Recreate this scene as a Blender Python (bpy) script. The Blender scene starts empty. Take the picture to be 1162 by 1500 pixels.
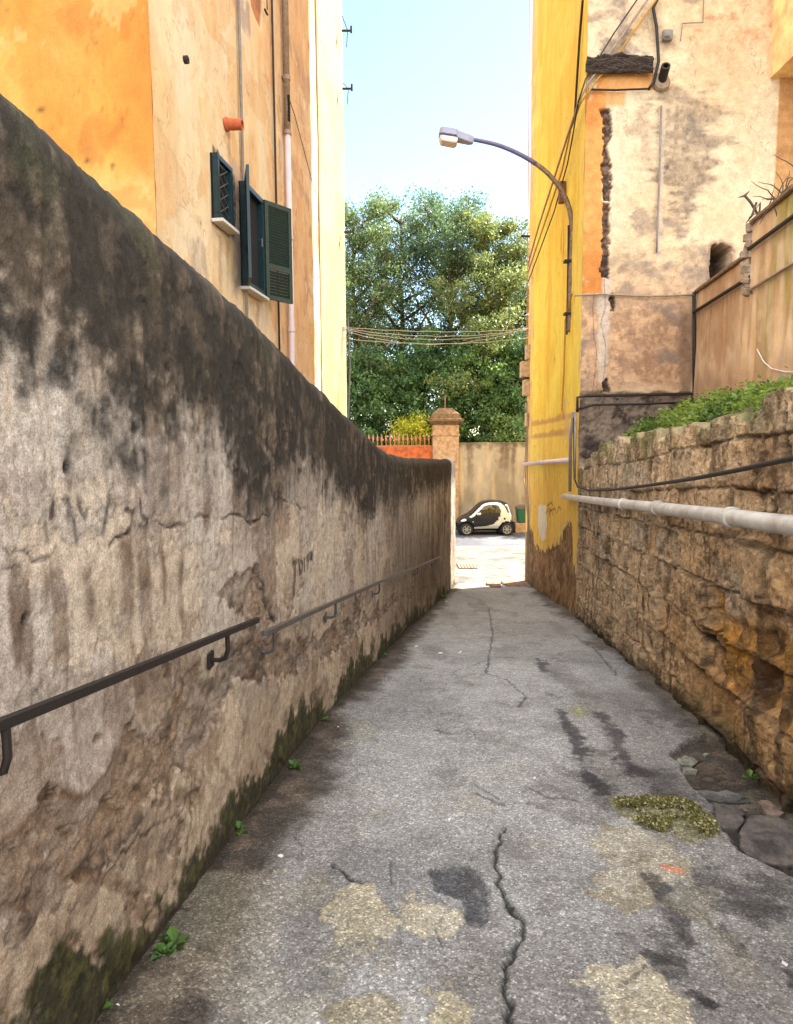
import bpy, bmesh, math, random
import numpy as np
from mathutils import Vector, Matrix

random.seed(11)
rng = np.random.default_rng(11)
scn = bpy.context.scene
COL = scn.collection

# ------------------------------------------------------------------ camera model
EYE = 1.62
F, CX, CY = 1000.0, 581.0, 750.0
_p = math.atan(100 / 1000.0)
_phi = 0.0051
_r = np.array([1.0, 0, 0]); _u = np.array([0, math.sin(_p), math.cos(_p)]); _f = np.array([0, math.cos(_p), -math.sin(_p)])
RR = math.cos(_phi) * _r - math.sin(_phi) * _u
UU = math.cos(_phi) * _u + math.sin(_phi) * _r
E0 = np.array([0, 0, EYE])

def ray(px, py):
    return RR * (px - CX) / F + UU * (CY - py) / F + _f

def at_Y(px, py, Y):
    d = ray(px, py)
    return E0 + d * (Y / d[1])

# ------------------------------------------------------------------ alley layout (measured edges)
rows = [(1190, 366, 1162, 2.9), (1110, 430, 1075, 2.9), (1040, 485, 1000, 2.9), (955, 567, 900, 2.9),
        (920, 600, 859, 2.9), (895, 628, 830, 2.83), (870, 655, 790, 2.365), (855, 667, 769, 2.03)]
L, R = [], []
for py, xl, xr, W in rows:
    d = W * 1000 / (xr - xl)
    L.append(E0 + ray(xl, py) * d); R.append(E0 + ray(xr, py) * d)
L = np.array(L); R = np.array(R)
YEND = L[-1, 1]
ZS = L[-1, 2]

def table(Yk, Vk, s0, s1):
    Yk = np.concatenate([[-6], Yk, [26]]); 
    Vk = np.concatenate([[Vk[0] - s0 * (Yk[1] + 6)], Vk, [Vk[-1] + s1 * (26 - Yk[-2])]])
    g = np.arange(-6, 26, 0.05)
    v = np.interp(g, Yk, Vk)
    k = np.hanning(31); k /= k.sum()
    vp = np.concatenate([v[0] - s0 * 0.05 * np.arange(15, 0, -1), v, v[-1] + s1 * 0.05 * np.arange(1, 16)])
    return g, np.convolve(vp, k, 'valid')
gXL = table(L[:, 1], L[:, 0], 0.112, 0.18)
gXR = table(R[:, 1], R[:, 0], 0.125, 0.05)
gZ = table(L[:, 1], (L[:, 2] + R[:, 2]) / 2, -0.095, 0.0)
XL = lambda Y: np.interp(Y, *gXL)
XR = lambda Y: np.interp(Y, *gXR)
def GZ(Y):
    return np.interp(Y, *gZ)

def surf_hit(px, py, Xf, lo=0.3, hi=25.0):
    d = ray(px, py); k = d[0] / d[1]
    Y = np.linspace(lo, hi, 5000)
    f = Xf(Y) - k * Y
    s = np.where(np.sign(f[:-1]) != np.sign(f[1:]))[0]
    i = s[0] if len(s) else int(np.argmin(np.abs(f)))
    return E0 + d * (Y[i] / d[1])
hitL = lambda px, py: surf_hit(px, py, XL)
hitR = lambda px, py: surf_hit(px, py, XR)
def hitG(px, py):
    d = ray(px, py)
    Y = np.linspace(0.5, 40, 8000)
    z = EYE + d[2] / d[1] * Y - GZ(Y)
    i = int(np.argmax(z < 0))
    return E0 + d * (Y[i] / d[1])
FA, FB = -4.13, 0.14
XF = lambda Y: FA + FB * np.asarray(Y)
hitB = lambda px, py: surf_hit(px, py, XF, 3, 40)
_YY = np.linspace(6, 18, 6000)
YC = float(_YY[np.argmin(np.abs(XR(_YY) - ray(846, 750)[0] / ray(846, 750)[1] * _YY))])
XC = float(XR(YC))
hitF = lambda px, py, off=0.0: at_Y(px, py, YC - off)
YB = 19.65                    # far corner of the yellow building
FILL_CLOUD = 9.0  # brightness of the unseen cloud added as fill light
SUN_AZ, SUN_EL = math.radians(57.8), math.radians(47)

# ------------------------------------------------------------------ numpy noise
def _hash(ix, iy, seed):
    h = (ix.astype(np.int64) * 374761393 + iy.astype(np.int64) * 668265263 + seed * 1442695041) & 0xFFFFFFFF
    h = ((h ^ (h >> 13)) * 1274126177) & 0xFFFFFFFF
    h = ((h ^ (h >> 16)) * 2246822519) & 0xFFFFFFFF
    h = h ^ (h >> 15)
    return (h & 0xFFFFFF) / float(0x1000000)

def vn(x, y, seed=0):
    x = np.asarray(x, float); y = np.asarray(y, float)
    x, y = np.broadcast_arrays(x, y)
    ix = np.floor(x); iy = np.floor(y); fx = x - ix; fy = y - iy
    fx = fx * fx * fx * (fx * (fx * 6 - 15) + 10); fy = fy * fy * fy * (fy * (fy * 6 - 15) + 10)
    a = _hash(ix, iy, seed); b = _hash(ix + 1, iy, seed); c = _hash(ix, iy + 1, seed); d = _hash(ix + 1, iy + 1, seed)
    return ((a * (1 - fx) + b * fx) * (1 - fy) + (c * (1 - fx) + d * fx) * fy) * 2 - 1

def fbm(x, y, seed=0, o=4, g=0.5):
    s = 0; a = 1.0; t = 0
    x = np.asarray(x, float); y = np.asarray(y, float)
    for i in range(o):
        s = s + a * vn(x, y, seed + i * 17); t += a
        # rotate between octaves to hide the lattice
        x, y = (x * 1.62 - y * 1.18) + 3.7, (x * 1.18 + y * 1.62) - 8.1
        a *= g
    return s / t * 1.6

def fbs(x, y, seed=0, o=4, g=0.5):      # stretched noise: axes stay put, for streaks
    s = 0; a = 1.0; t = 0
    for i in range(o):
        s = s + a * vn(np.asarray(x) * 2 ** i + 5.3 * i, np.asarray(y) * 2 ** i + 9.1 * i, seed + i * 17); t += a; a *= g
    return s / t * 1.6

def ss(lo, hi, x):
    t = np.clip((x - lo) / (hi - lo), 0, 1)
    return t * t * (3 - 2 * t)

def C(r, g, b):
    v = np.array([r, g, b]) / 255.0
    return np.where(v <= 0.04045, v / 12.92, ((v + 0.055) / 1.055) ** 2.4)

def mix(a, b, m):
    m = np.asarray(m)[..., None]
    return a * (1 - m) + b * m

def dpoly(A, B, pl):                     # distance to a polyline
    d = np.full(A.shape, 1e9)
    for (x0, y0), (x1, y1) in zip(pl[:-1], pl[1:]):
        vx, vy = x1 - x0, y1 - y0
        t = np.clip(((A - x0) * vx + (B - y0) * vy) / (vx * vx + vy * vy + 1e-12), 0, 1)
        d = np.minimum(d, np.hypot(A - x0 - t * vx, B - y0 - t * vy))
    return d

def sdpoly(A, B, pg):                    # signed distance to a polygon, positive inside
    pl = list(pg) + [pg[0]]
    d = dpoly(A, B, pl)
    ins = np.zeros(A.shape, bool)
    for (x0, y0), (x1, y1) in zip(pl[:-1], pl[1:]):
        c = ((y0 > B) != (y1 > B))
        ins ^= c & (A < (x1 - x0) * (B - y0) / (y1 - y0 + 1e-12) + x0)
    return np.where(ins, d, -d)

def layers(A, B, col, seed, sc, tones, amt=.5, edge=.5, thr=(.25, .5)):
    """flaking coats: crisp-edged islands where a coat has come away, with a thin dark rim"""
    out = col; rel = np.zeros_like(A)
    for i, (t, c) in enumerate(zip(thr, tones)):
        f = fbm(A * sc * (1 + .5 * i), B * sc * (1 + .4 * i), seed + 31 * i, 6, .6)
        m = ss(t - .012, t + .012, f); rim = np.exp(-((f - t) / .022) ** 2)
        out = mix(out, c, m * amt); out = mix(out, out * .45, rim * edge); rel -= m * .003
    return out, rel

# ------------------------------------------------------------------ mesh helpers
def new_obj(name, me, parent=None, mat=None):
    o = bpy.data.objects.new(name, me); COL.objects.link(o)
    if mat: me.materials.append(mat)
    if parent:
        o.parent = parent
        o.matrix_parent_inverse = Matrix.Translation(parent.location).inverted() if parent.rotation_euler[2] == 0 else parent.matrix_basis.inverted()
    return o

def np_mesh(name, V, Fq, col=None, smooth=True):
    me = bpy.data.meshes.new(name)
    n = Fq.shape[1]
    me.vertices.add(len(V)); me.vertices.foreach_set('co', np.ascontiguousarray(V, np.float32).ravel())
    me.loops.add(Fq.size); me.loops.foreach_set('vertex_index', np.ascontiguousarray(Fq, np.int32).ravel())
    me.polygons.add(len(Fq))
    me.polygons.foreach_set('loop_start', np.arange(0, Fq.size, n, dtype=np.int32))
    me.polygons.foreach_set('loop_total', np.full(len(Fq), n, np.int32))
    me.polygons.foreach_set('use_smooth', np.full(len(Fq), smooth, bool))
    if col is not None:
        at = me.color_attributes.new('Col', 'FLOAT_COLOR', 'POINT')
        c4 = np.ones((len(V), 4), np.float32); c4[:, :3] = np.clip(col, 0.004, 0.9)
        at.data.foreach_set('color', c4.ravel())
    me.update(calc_edges=True); me.validate()
    return me

def grid_mesh(name, P, col=None, flip=False, smooth=True):
    n, m = P.shape[:2]
    i = np.arange(n * m).reshape(n, m)
    q = np.stack([i[:-1, :-1], i[1:, :-1], i[1:, 1:], i[:-1, 1:]], -1).reshape(-1, 4)
    if flip: q = q[:, ::-1]
    return np_mesh(name, P.reshape(-1, 3), q, None if col is None else col.reshape(-1, 3), smooth)

class MB:
    def __init__(s): s.v = []; s.f = []
    def add(s, vs, fs):
        b = len(s.v); s.v += [tuple(map(float, v)) for v in vs]; s.f += [tuple(b + i for i in f) for f in fs]; return s
    def box(s, c, sz, ax=None):
        c = np.array(c, float); sz = np.array(sz, float) / 2
        X, Y, Z = ax if ax is not None else np.eye(3)
        X, Y, Z = map(np.array, (X, Y, Z))
        vs = [c + X * sz[0] * i + Y * sz[1] * j + Z * sz[2] * k for i in (-1, 1) for j in (-1, 1) for k in (-1, 1)]
        return s.add(vs, [(0, 1, 3, 2), (4, 6, 7, 5), (0, 4, 5, 1), (2, 3, 7, 6), (0, 2, 6, 4), (1, 5, 7, 3)])
    def tube(s, pts, r, n=8, cap=True):
        pts = [np.array(p, float) for p in pts]
        rs = r if hasattr(r, '__len__') else [r] * len(pts)
        t0 = pts[1] - pts[0]; t0 /= np.linalg.norm(t0)
        a = np.cross(t0, [0, 0, 1.0]); 
        if np.linalg.norm(a) < 1e-3: a = np.cross(t0, [1.0, 0, 0])
        a /= np.linalg.norm(a); vs = []
        for i, p_ in enumerate(pts):
            t = pts[min(i + 1, len(pts) - 1)] - pts[max(i - 1, 0)]; t = t / (np.linalg.norm(t) + 1e-12)
            a = a - t * np.dot(a, t); a /= np.linalg.norm(a) + 1e-12
            b = np.cross(t, a)
            for k in range(n):
                w = 2 * math.pi * k / n
                vs.append(p_ + (a * math.cos(w) + b * math.sin(w)) * rs[i])
        fs = []
        for i in range(len(pts) - 1):
            for k in range(n):
                fs.append((i * n + k, i * n + (k + 1) % n, (i + 1) * n + (k + 1) % n, (i + 1) * n + k))
        if cap:
            fs.append(tuple(range(n - 1, -1, -1))); fs.append(tuple(range((len(pts) - 1) * n, len(pts) * n)))
        return s.add(vs, fs)
    def prism(s, poly, o, ax, ay, az, h):
        o, ax, ay, az = (np.array(q, float) for q in (o, ax, ay, az)); n = len(poly)
        vs = [o + ax * x + ay * y for x, y in poly] + [o + ax * x + ay * y + az * h for x, y in poly]
        fs = [tuple(range(n - 1, -1, -1)), tuple(range(n, 2 * n))] + [(i, (i + 1) % n, n + (i + 1) % n, n + i) for i in range(n)]
        return s.add(vs, fs)
    def lathe(s, prof, o, az, n=24, ax=None):
        o = np.array(o, float); az = np.array(az, float); az /= np.linalg.norm(az)
        a = np.cross(az, [0.3, 0.1, 0.9] if abs(az[2]) < 0.8 else [1, 0, 0]); a /= np.linalg.norm(a); b = np.cross(az, a)
        vs = []; m = len(prof)
        for k in range(n):
            w = 2 * math.pi * k / n; d = a * math.cos(w) + b * math.sin(w)
            vs += [o + d * r_ + az * z_ for r_, z_ in prof]
        fs = [(k * m + i, ((k + 1) % n) * m + i, ((k + 1) % n) * m + i + 1, k * m + i + 1) for k in range(n) for i in range(m - 1)]
        return s.add(vs, fs)
    def build(s, name, mat, parent=None, bevel=0, smooth=False, seg=2):
        me = bpy.data.meshes.new(name); me.from_pydata(s.v, [], s.f); me.validate()
        bm = bmesh.new(); bm.from_mesh(me); bmesh.ops.recalc_face_normals(bm, faces=bm.faces)
        if bevel: bmesh.ops.bevel(bm, geom=list(bm.edges), offset=bevel, segments=seg, affect='EDGES', clamp_overlap=True)
        bm.to_mesh(me); bm.free()
        if smooth: me.polygons.foreach_set('use_smooth', [True] * len(me.polygons))
        return new_obj(name, me, parent, mat)

def tag(o, label=None, cat=None, group=None, kind=None):
    if label: o['label'] = label
    if cat: o['category'] = cat
    if group: o['group'] = group
    if kind: o['kind'] = kind
    return o

def thing(name, loc, label, cat, group=None, rz=0):
    o = bpy.data.objects.new(name, None); COL.objects.link(o); o.empty_display_size = 0.2
    o.location = tuple(map(float, loc)); o.rotation_euler = (0, 0, rz)
    return tag(o, label, cat, group)

# ------------------------------------------------------------------ materials
def nodes(name):
    m = bpy.data.materials.new(name); m.use_nodes = True
    nt = m.node_tree; b = nt.nodes['Principled BSDF']
    return m, nt, b

def N(nt, t, **kw):
    n = nt.nodes.new(t)
    for k, v in kw.items():
        if k in n.inputs: n.inputs[k].default_value = v
        else: setattr(n, k, v)
    return n

def ramp(nt, src, stops):
    r = nt.nodes.new('ShaderNodeValToRGB'); e = r.color_ramp.elements
    while len(e) < len(stops): e.new(0.5)
    for el, (p_, c) in zip(e, stops):
        el.position = p_; el.color = (*c, 1) if hasattr(c, '__len__') else (c, c, c, 1)
    nt.links.new(src, r.inputs[0]); return r.outputs[0]

def mul(nt, a, b, f=1.0):
    m = nt.nodes.new('ShaderNodeMix'); m.data_type = 'RGBA'; m.blend_type = 'MULTIPLY'; m.inputs[0].default_value = f
    nt.links.new(a, m.inputs[6]); nt.links.new(b, m.inputs[7]); return m.outputs[2]

def attr_mat(name, rough=0.9, fine=(60, 0.25), mid=(9, 0.25), bump=(90, 0.004), bump2=(14, 0.01), speck=None, spec=0.25, stretch=None, trans=None):
    m, nt, b = nodes(name)
    at = N(nt, 'ShaderNodeAttribute', attribute_name='Col')
    geo = N(nt, 'ShaderNodeNewGeometry')
    pos = geo.outputs['Position']
    if stretch:
        mp = N(nt, 'ShaderNodeMapping'); mp.inputs['Scale'].default_value = stretch
        nt.links.new(pos, mp.inputs[0]); spos = mp.outputs[0]
    else: spos = pos
    n1 = N(nt, 'ShaderNodeTexNoise', Scale=fine[0], Detail=6.0, Roughness=0.65); nt.links.new(pos, n1.inputs['Vector'])
    n2 = N(nt, 'ShaderNodeTexNoise', Scale=mid[0], Detail=8.0, Roughness=0.7); nt.links.new(spos, n2.inputs['Vector'])
    c = at.outputs['Color']
    c = mul(nt, c, ramp(nt, n1.outputs[0], [(0.3, 1 - fine[1]), (0.7, 1 + fine[1])]))
    c = mul(nt, c, ramp(nt, n2.outputs[0], [(0.32, 1 - mid[1]), (0.68, 1 + mid[1])]))
    if speck:
        for sc, stops in speck:
            v = N(nt, 'ShaderNodeTexVoronoi', Scale=sc); nt.links.new(pos, v.inputs['Vector'])
            sep = N(nt, 'ShaderNodeSeparateColor'); nt.links.new(v.outputs['Color'], sep.inputs[0])
            c = mul(nt, c, ramp(nt, sep.outputs[0], stops))
    nt.links.new(c, b.inputs['Base Color'])
    b.inputs['Roughness'].default_value = rough; b.inputs['Specular IOR Level'].default_value = spec
    nb1 = N(nt, 'ShaderNodeTexNoise', Scale=bump[0], Detail=5.0, Roughness=0.6); nt.links.new(pos, nb1.inputs['Vector'])
    nb2 = N(nt, 'ShaderNodeTexNoise', Scale=bump2[0], Detail=7.0, Roughness=0.65); nt.links.new(pos, nb2.inputs['Vector'])
    B1 = N(nt, 'ShaderNodeBump', Strength=1.0, Distance=bump[1]); nt.links.new(nb1.outputs[0], B1.inputs['Height'])
    B2 = N(nt, 'ShaderNodeBump', Strength=1.0, Distance=bump2[1]); nt.links.new(nb2.outputs[0], B2.inputs['Height'])
    nt.links.new(B1.outputs[0], B2.inputs['Normal']); nt.links.new(B2.outputs[0], b.inputs['Normal'])
    return m

def plain(name, col, rough=0.6, metal=0.0, var=0.2, scale=12, bump=0.002, spec=0.4, dirt=None, coat=0):
    m, nt, b = nodes(name)
    geo = N(nt, 'ShaderNodeNewGeometry')
    n = N(nt, 'ShaderNodeTexNoise', Scale=scale, Detail=7.0, Roughness=0.7); nt.links.new(geo.outputs['Position'], n.inputs['Vector'])
    col = np.array(col, float)
    lo = dirt if dirt is not None else col * (1 - var)
    o = ramp(nt, n.outputs[0], [(0.35, tuple(lo)), (0.6, tuple(np.clip(col * (1 + var * 0.5), 0, 0.9)))])
    nt.links.new(o, b.inputs['Base Color'])
    rr = N(nt, 'ShaderNodeMapRange'); rr.inputs[3].default_value = max(0.05, rough - 0.12); rr.inputs[4].default_value = min(1, rough + 0.12)
    nt.links.new(n.outputs[0], rr.inputs[0]); nt.links.new(rr.outputs[0], b.inputs['Roughness'])
    b.inputs['Metallic'].default_value = metal; b.inputs['Specular IOR Level'].default_value = spec
    if coat: b.inputs['Coat Weight'].default_value = coat
    if bump:
        B = N(nt, 'ShaderNodeBump', Strength=1.0, Distance=bump); nt.links.new(n.outputs[0], B.inputs['Height']); nt.links.new(B.outputs[0], b.inputs['Normal'])
    return m

M = {}
M['wall'] = attr_mat('old_plaster', 0.93, (150, 0.42), (30, 0.3), (180, 0.003), (40, 0.006), stretch=(1, 1, 0.75))
M['ground'] = attr_mat('worn_asphalt', 0.9, (120, 0.2), (5, 0.16), (200, 0.003), (60, 0.006),
                       speck=[(140, [(0, 0.55), (0.5, 0.93), (0.86, 1.12), (1.0, 2.0)]), (55, [(0, 0.82), (0.7, 1.0), (1, 1.25)])])
M['tufa'] = attr_mat('tufa_stone', 0.95, (80, 0.38), (14, 0.4), (110, 0.006), (30, 0.02))
M['facade'] = attr_mat('lime_facade', 0.92, (40, 0.1), (5, 0.12), (60, 0.002), (8, 0.006), stretch=(1, 1, 0.4))
M['facade2'] = attr_mat('patchy_plaster', 0.93, (40, 0.14), (6, 0.2), (60, 0.004), (12, 0.012))
M['stone'] = attr_mat('paving_stone', 0.85, (50, 0.2), (9, 0.3), (60, 0.004), (14, 0.012))
M['pave'] = attr_mat('street_paving', 0.9, (50, 0.12), (4, 0.15), (60, 0.003), (14, 0.004))
M['iron'] = plain('rusty_iron', C(36, 32, 30), 0.65, 0.2, 0.5, 25, 0.002, dirt=C(46, 36, 30))
M['ironlt'] = plain('grey_painted_iron', C(92, 90, 88), 0.5, 0.3, 0.3, 25, 0.001, dirt=C(80, 62, 48))
M['galv'] = plain('galvanised_pipe', C(200, 195, 186), 0.4, 0.25, 0.1, 5, 0, dirt=C(168, 158, 144))
M['greypipe'] = plain('grey_conduit', C(128, 120, 112), 0.6, 0, 0.25, 10, 0.001)
M['palepipe'] = plain('pale_pvc_pipe', C(208, 188, 186), 0.5, 0, 0.1, 6, 0.0005)
M['oldpipe'] = plain('old_cement_pipe', C(150, 128, 106), 0.8, 0, 0.3, 14, 0.002)
M['terracotta'] = plain('terracotta', C(190, 98, 58), 0.8, 0, 0.25, 20, 0.002)
M['black'] = plain('black_cable', C(38, 34, 32), 0.6, 0, 0.3, 30, 0)
M['tancable'] = plain('sunbleached_cable', C(138, 122, 102), 0.7, 0, 0.3, 30, 0)
M['yelcable'] = plain('painted_cable', C(176, 128, 40), 0.7, 0, 0.3, 20, 0)
M['green'] = plain('dark_green_paint', C(18, 46, 50), 0.45, 0, 0.3, 18, 0.001)
M['greensh'] = plain('green_shutter_paint', C(24, 44, 42), 0.55, 0, 0.5, 22, 0.002, dirt=C(52, 66, 54))
M['dark'] = plain('dark_interior', C(20, 20, 24), 0.9, 0, 0.3, 5, 0)
M['marble'] = plain('marble_sill', C(205, 198, 190), 0.5, 0, 0.15, 12, 0.001)
M['boxgrey'] = plain('meter_box', C(196, 170, 134), 0.6, 0, 0.2, 12, 0.001, dirt=C(150, 122, 90))
M['lampgrey'] = plain('lamp_housing', C(150, 150, 165), 0.45, 0.2, 0.12, 12, 0)
M['pole'] = plain('lamp_pole_paint', C(125, 108, 88), 0.5, 0.2, 0.3, 20, 0.001, dirt=C(95, 70, 48))
M['polearm'] = plain('lamp_arm_paint', C(104, 98, 128), 0.5, 0.2, 0.2, 20, 0.0005)
M['wood'] = plain('rotten_wood', C(66, 54, 46), 0.95, 0, 0.6, 30, 0.01)
M['orange'] = plain('orange_painted_wall', C(176, 92, 50), 0.9, 0, 0.35, 5, 0.006, dirt=C(128, 70, 42))
M['pillar'] = plain('pillar_plaster', C(172, 144, 114), 0.92, 0, 0.3, 5, 0.006, dirt=C(132, 100, 76))
M['pillarcap'] = plain('mossy_pillar_cap', C(118, 92, 64), 0.95, 0, 0.35, 7, 0.008, dirt=C(72, 60, 40))
M['rust'] = plain('rusty_spike', C(176, 120, 96), 0.8, 0, 0.25, 20, 0.001)
M['soil'] = plain('garden_soil', C(92, 82, 62), 0.98, 0, 0.4, 6, 0.02)
M['bark'] = plain('tree_bark', C(84, 72, 58), 0.95, 0, 0.4, 9, 0.02)
M['paper'] = plain('litter_paper', C(215, 210, 200), 0.8, 0, 0.1, 30, 0)
M['glasslamp'] = plain('lamp_diffuser', C(206, 196, 190), 0.25, 0, 0.1, 20, 0)

def leaf_mat(name, trans=0.45, gloss=0.5):
    m, nt, b = nodes(name)
    at = N(nt, 'ShaderNodeAttribute', attribute_name='Col')
    nt.links.new(at.outputs['Color'], b.inputs['Base Color'])
    b.inputs['Roughness'].default_value = 0.45; b.inputs['Specular IOR Level'].default_value = gloss
    tr = N(nt, 'ShaderNodeBsdfTranslucent')
    hs = N(nt, 'ShaderNodeHueSaturation', Value=1.25, Saturation=1.05); hs.inputs['Hue'].default_value = 0.48
    nt.links.new(at.outputs['Color'], hs.inputs['Color']); nt.links.new(hs.outputs[0], tr.inputs['Color'])
    mx = N(nt, 'ShaderNodeMixShader'); mx.inputs[0].default_value = trans
    nt.links.new(b.outputs[0], mx.inputs[1]); nt.links.new(tr.outputs[0], mx.inputs[2])
    nt.links.new(mx.outputs[0], nt.nodes['Material Output'].inputs[0])
    return m
M['leaf'] = leaf_mat('tree_leaves', .42, .3)
M['weed'] = leaf_mat('weed_leaves', 0.35, 0.3)

def glass_mat():
    m, nt, b = nodes('car_glass')
    tr = N(nt, 'ShaderNodeBsdfTransparent'); tr.inputs[0].default_value = (0.75, 0.8, 0.78, 1)
    gl = N(nt, 'ShaderNodeBsdfGlossy', Roughness=0.03); gl.inputs[0].default_value = (0.9, 0.9, 0.9, 1)
    fr = N(nt, 'ShaderNodeFresnel', IOR=1.5)
    mx = N(nt, 'ShaderNodeMixShader'); nt.links.new(fr.outputs[0], mx.inputs[0])
    nt.links.new(tr.outputs[0], mx.inputs[1]); nt.links.new(gl.outputs[0], mx.inputs[2])
    nt.links.new(mx.outputs[0], nt.nodes['Material Output'].inputs[0]); return m
M['glass'] = glass_mat()

def leaves(C0, rad, n, size, cols, up=0.2, asp=0.45, seed=0):
    """n leaf blades (rhombi) gaussian round each centre in C0 (k,3); rad (k,)"""
    g = np.random.default_rng(seed)
    k = len(C0); idx = np.repeat(np.arange(k), n); m = len(idx)
    off = g.normal(size=(m, 3)); off /= np.linalg.norm(off, axis=1)[:, None] + 1e-9
    off *= (g.random(m) ** 0.5)[:, None] * np.asarray(rad)[idx][:, None]
    off[:, 2] *= 0.75
    c = C0[idx] + off
    a = g.normal(size=(m, 3)); a[:, 2] -= up; a /= np.linalg.norm(a, axis=1)[:, None]
    q = g.normal(size=(m, 3)); b = np.cross(a, q); b /= np.linalg.norm(b, axis=1)[:, None]
    s = size * (0.6 + 0.8 * g.random(m))[:, None]
    V = np.stack([c - a * s * .5, c + b * s * asp * .5, c + a * s * .5, c - b * s * asp * .5], 1).reshape(-1, 3)
    Fq = np.arange(4 * m).reshape(m, 4)
    w = g.random(m); clump = g.random(k)[idx]
    cols = [np.array(x) for x in cols]
    col = mix(cols[0], cols[1], np.clip(0.6 * clump + 0.4 * w, 0, 1))
    if len(cols) > 2: col = mix(col, cols[2], (g.random(m) < 0.12 + 0.15 * clump) * 1.0)
    return V, Fq, np.repeat(col, 4, 0)

# ================================================================== LEFT ALLEY WALL
topline = [(0, 147), (72, 207), (145, 275), (231, 347), (386, 499), (500, 603), (540, 648), (565, 664), (592, 671), (650, 673)]
tp = np.array([surf_hit(q[0], q[1], lambda y: XL(y) - .11) for q in topline])
o_ = np.argsort(tp[:, 1]); tp = tp[o_]
_k = tp[:, 1] < 9.4; _c = np.polyfit(tp[_k, 1], tp[_k, 2], 3); _yy = np.arange(2.0, 8.8, .2)
_z = np.polyval(_c, _yy)
tp = np.concatenate([np.stack([XL(_yy), _yy, _z], 1), tp[tp[:, 1] > 9.0]])
def HT(Y):            # top height of the left wall (world z)
    z = np.interp(Y, tp[:, 1], tp[:, 2])
    return np.where(Y < tp[0, 1], tp[0, 2] - 0.10 * (Y - tp[0, 1]), z)

def lw_pts(pts): return [(p_[1], p_[2]) for p_ in (hitL(*q) for q in pts)]

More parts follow.
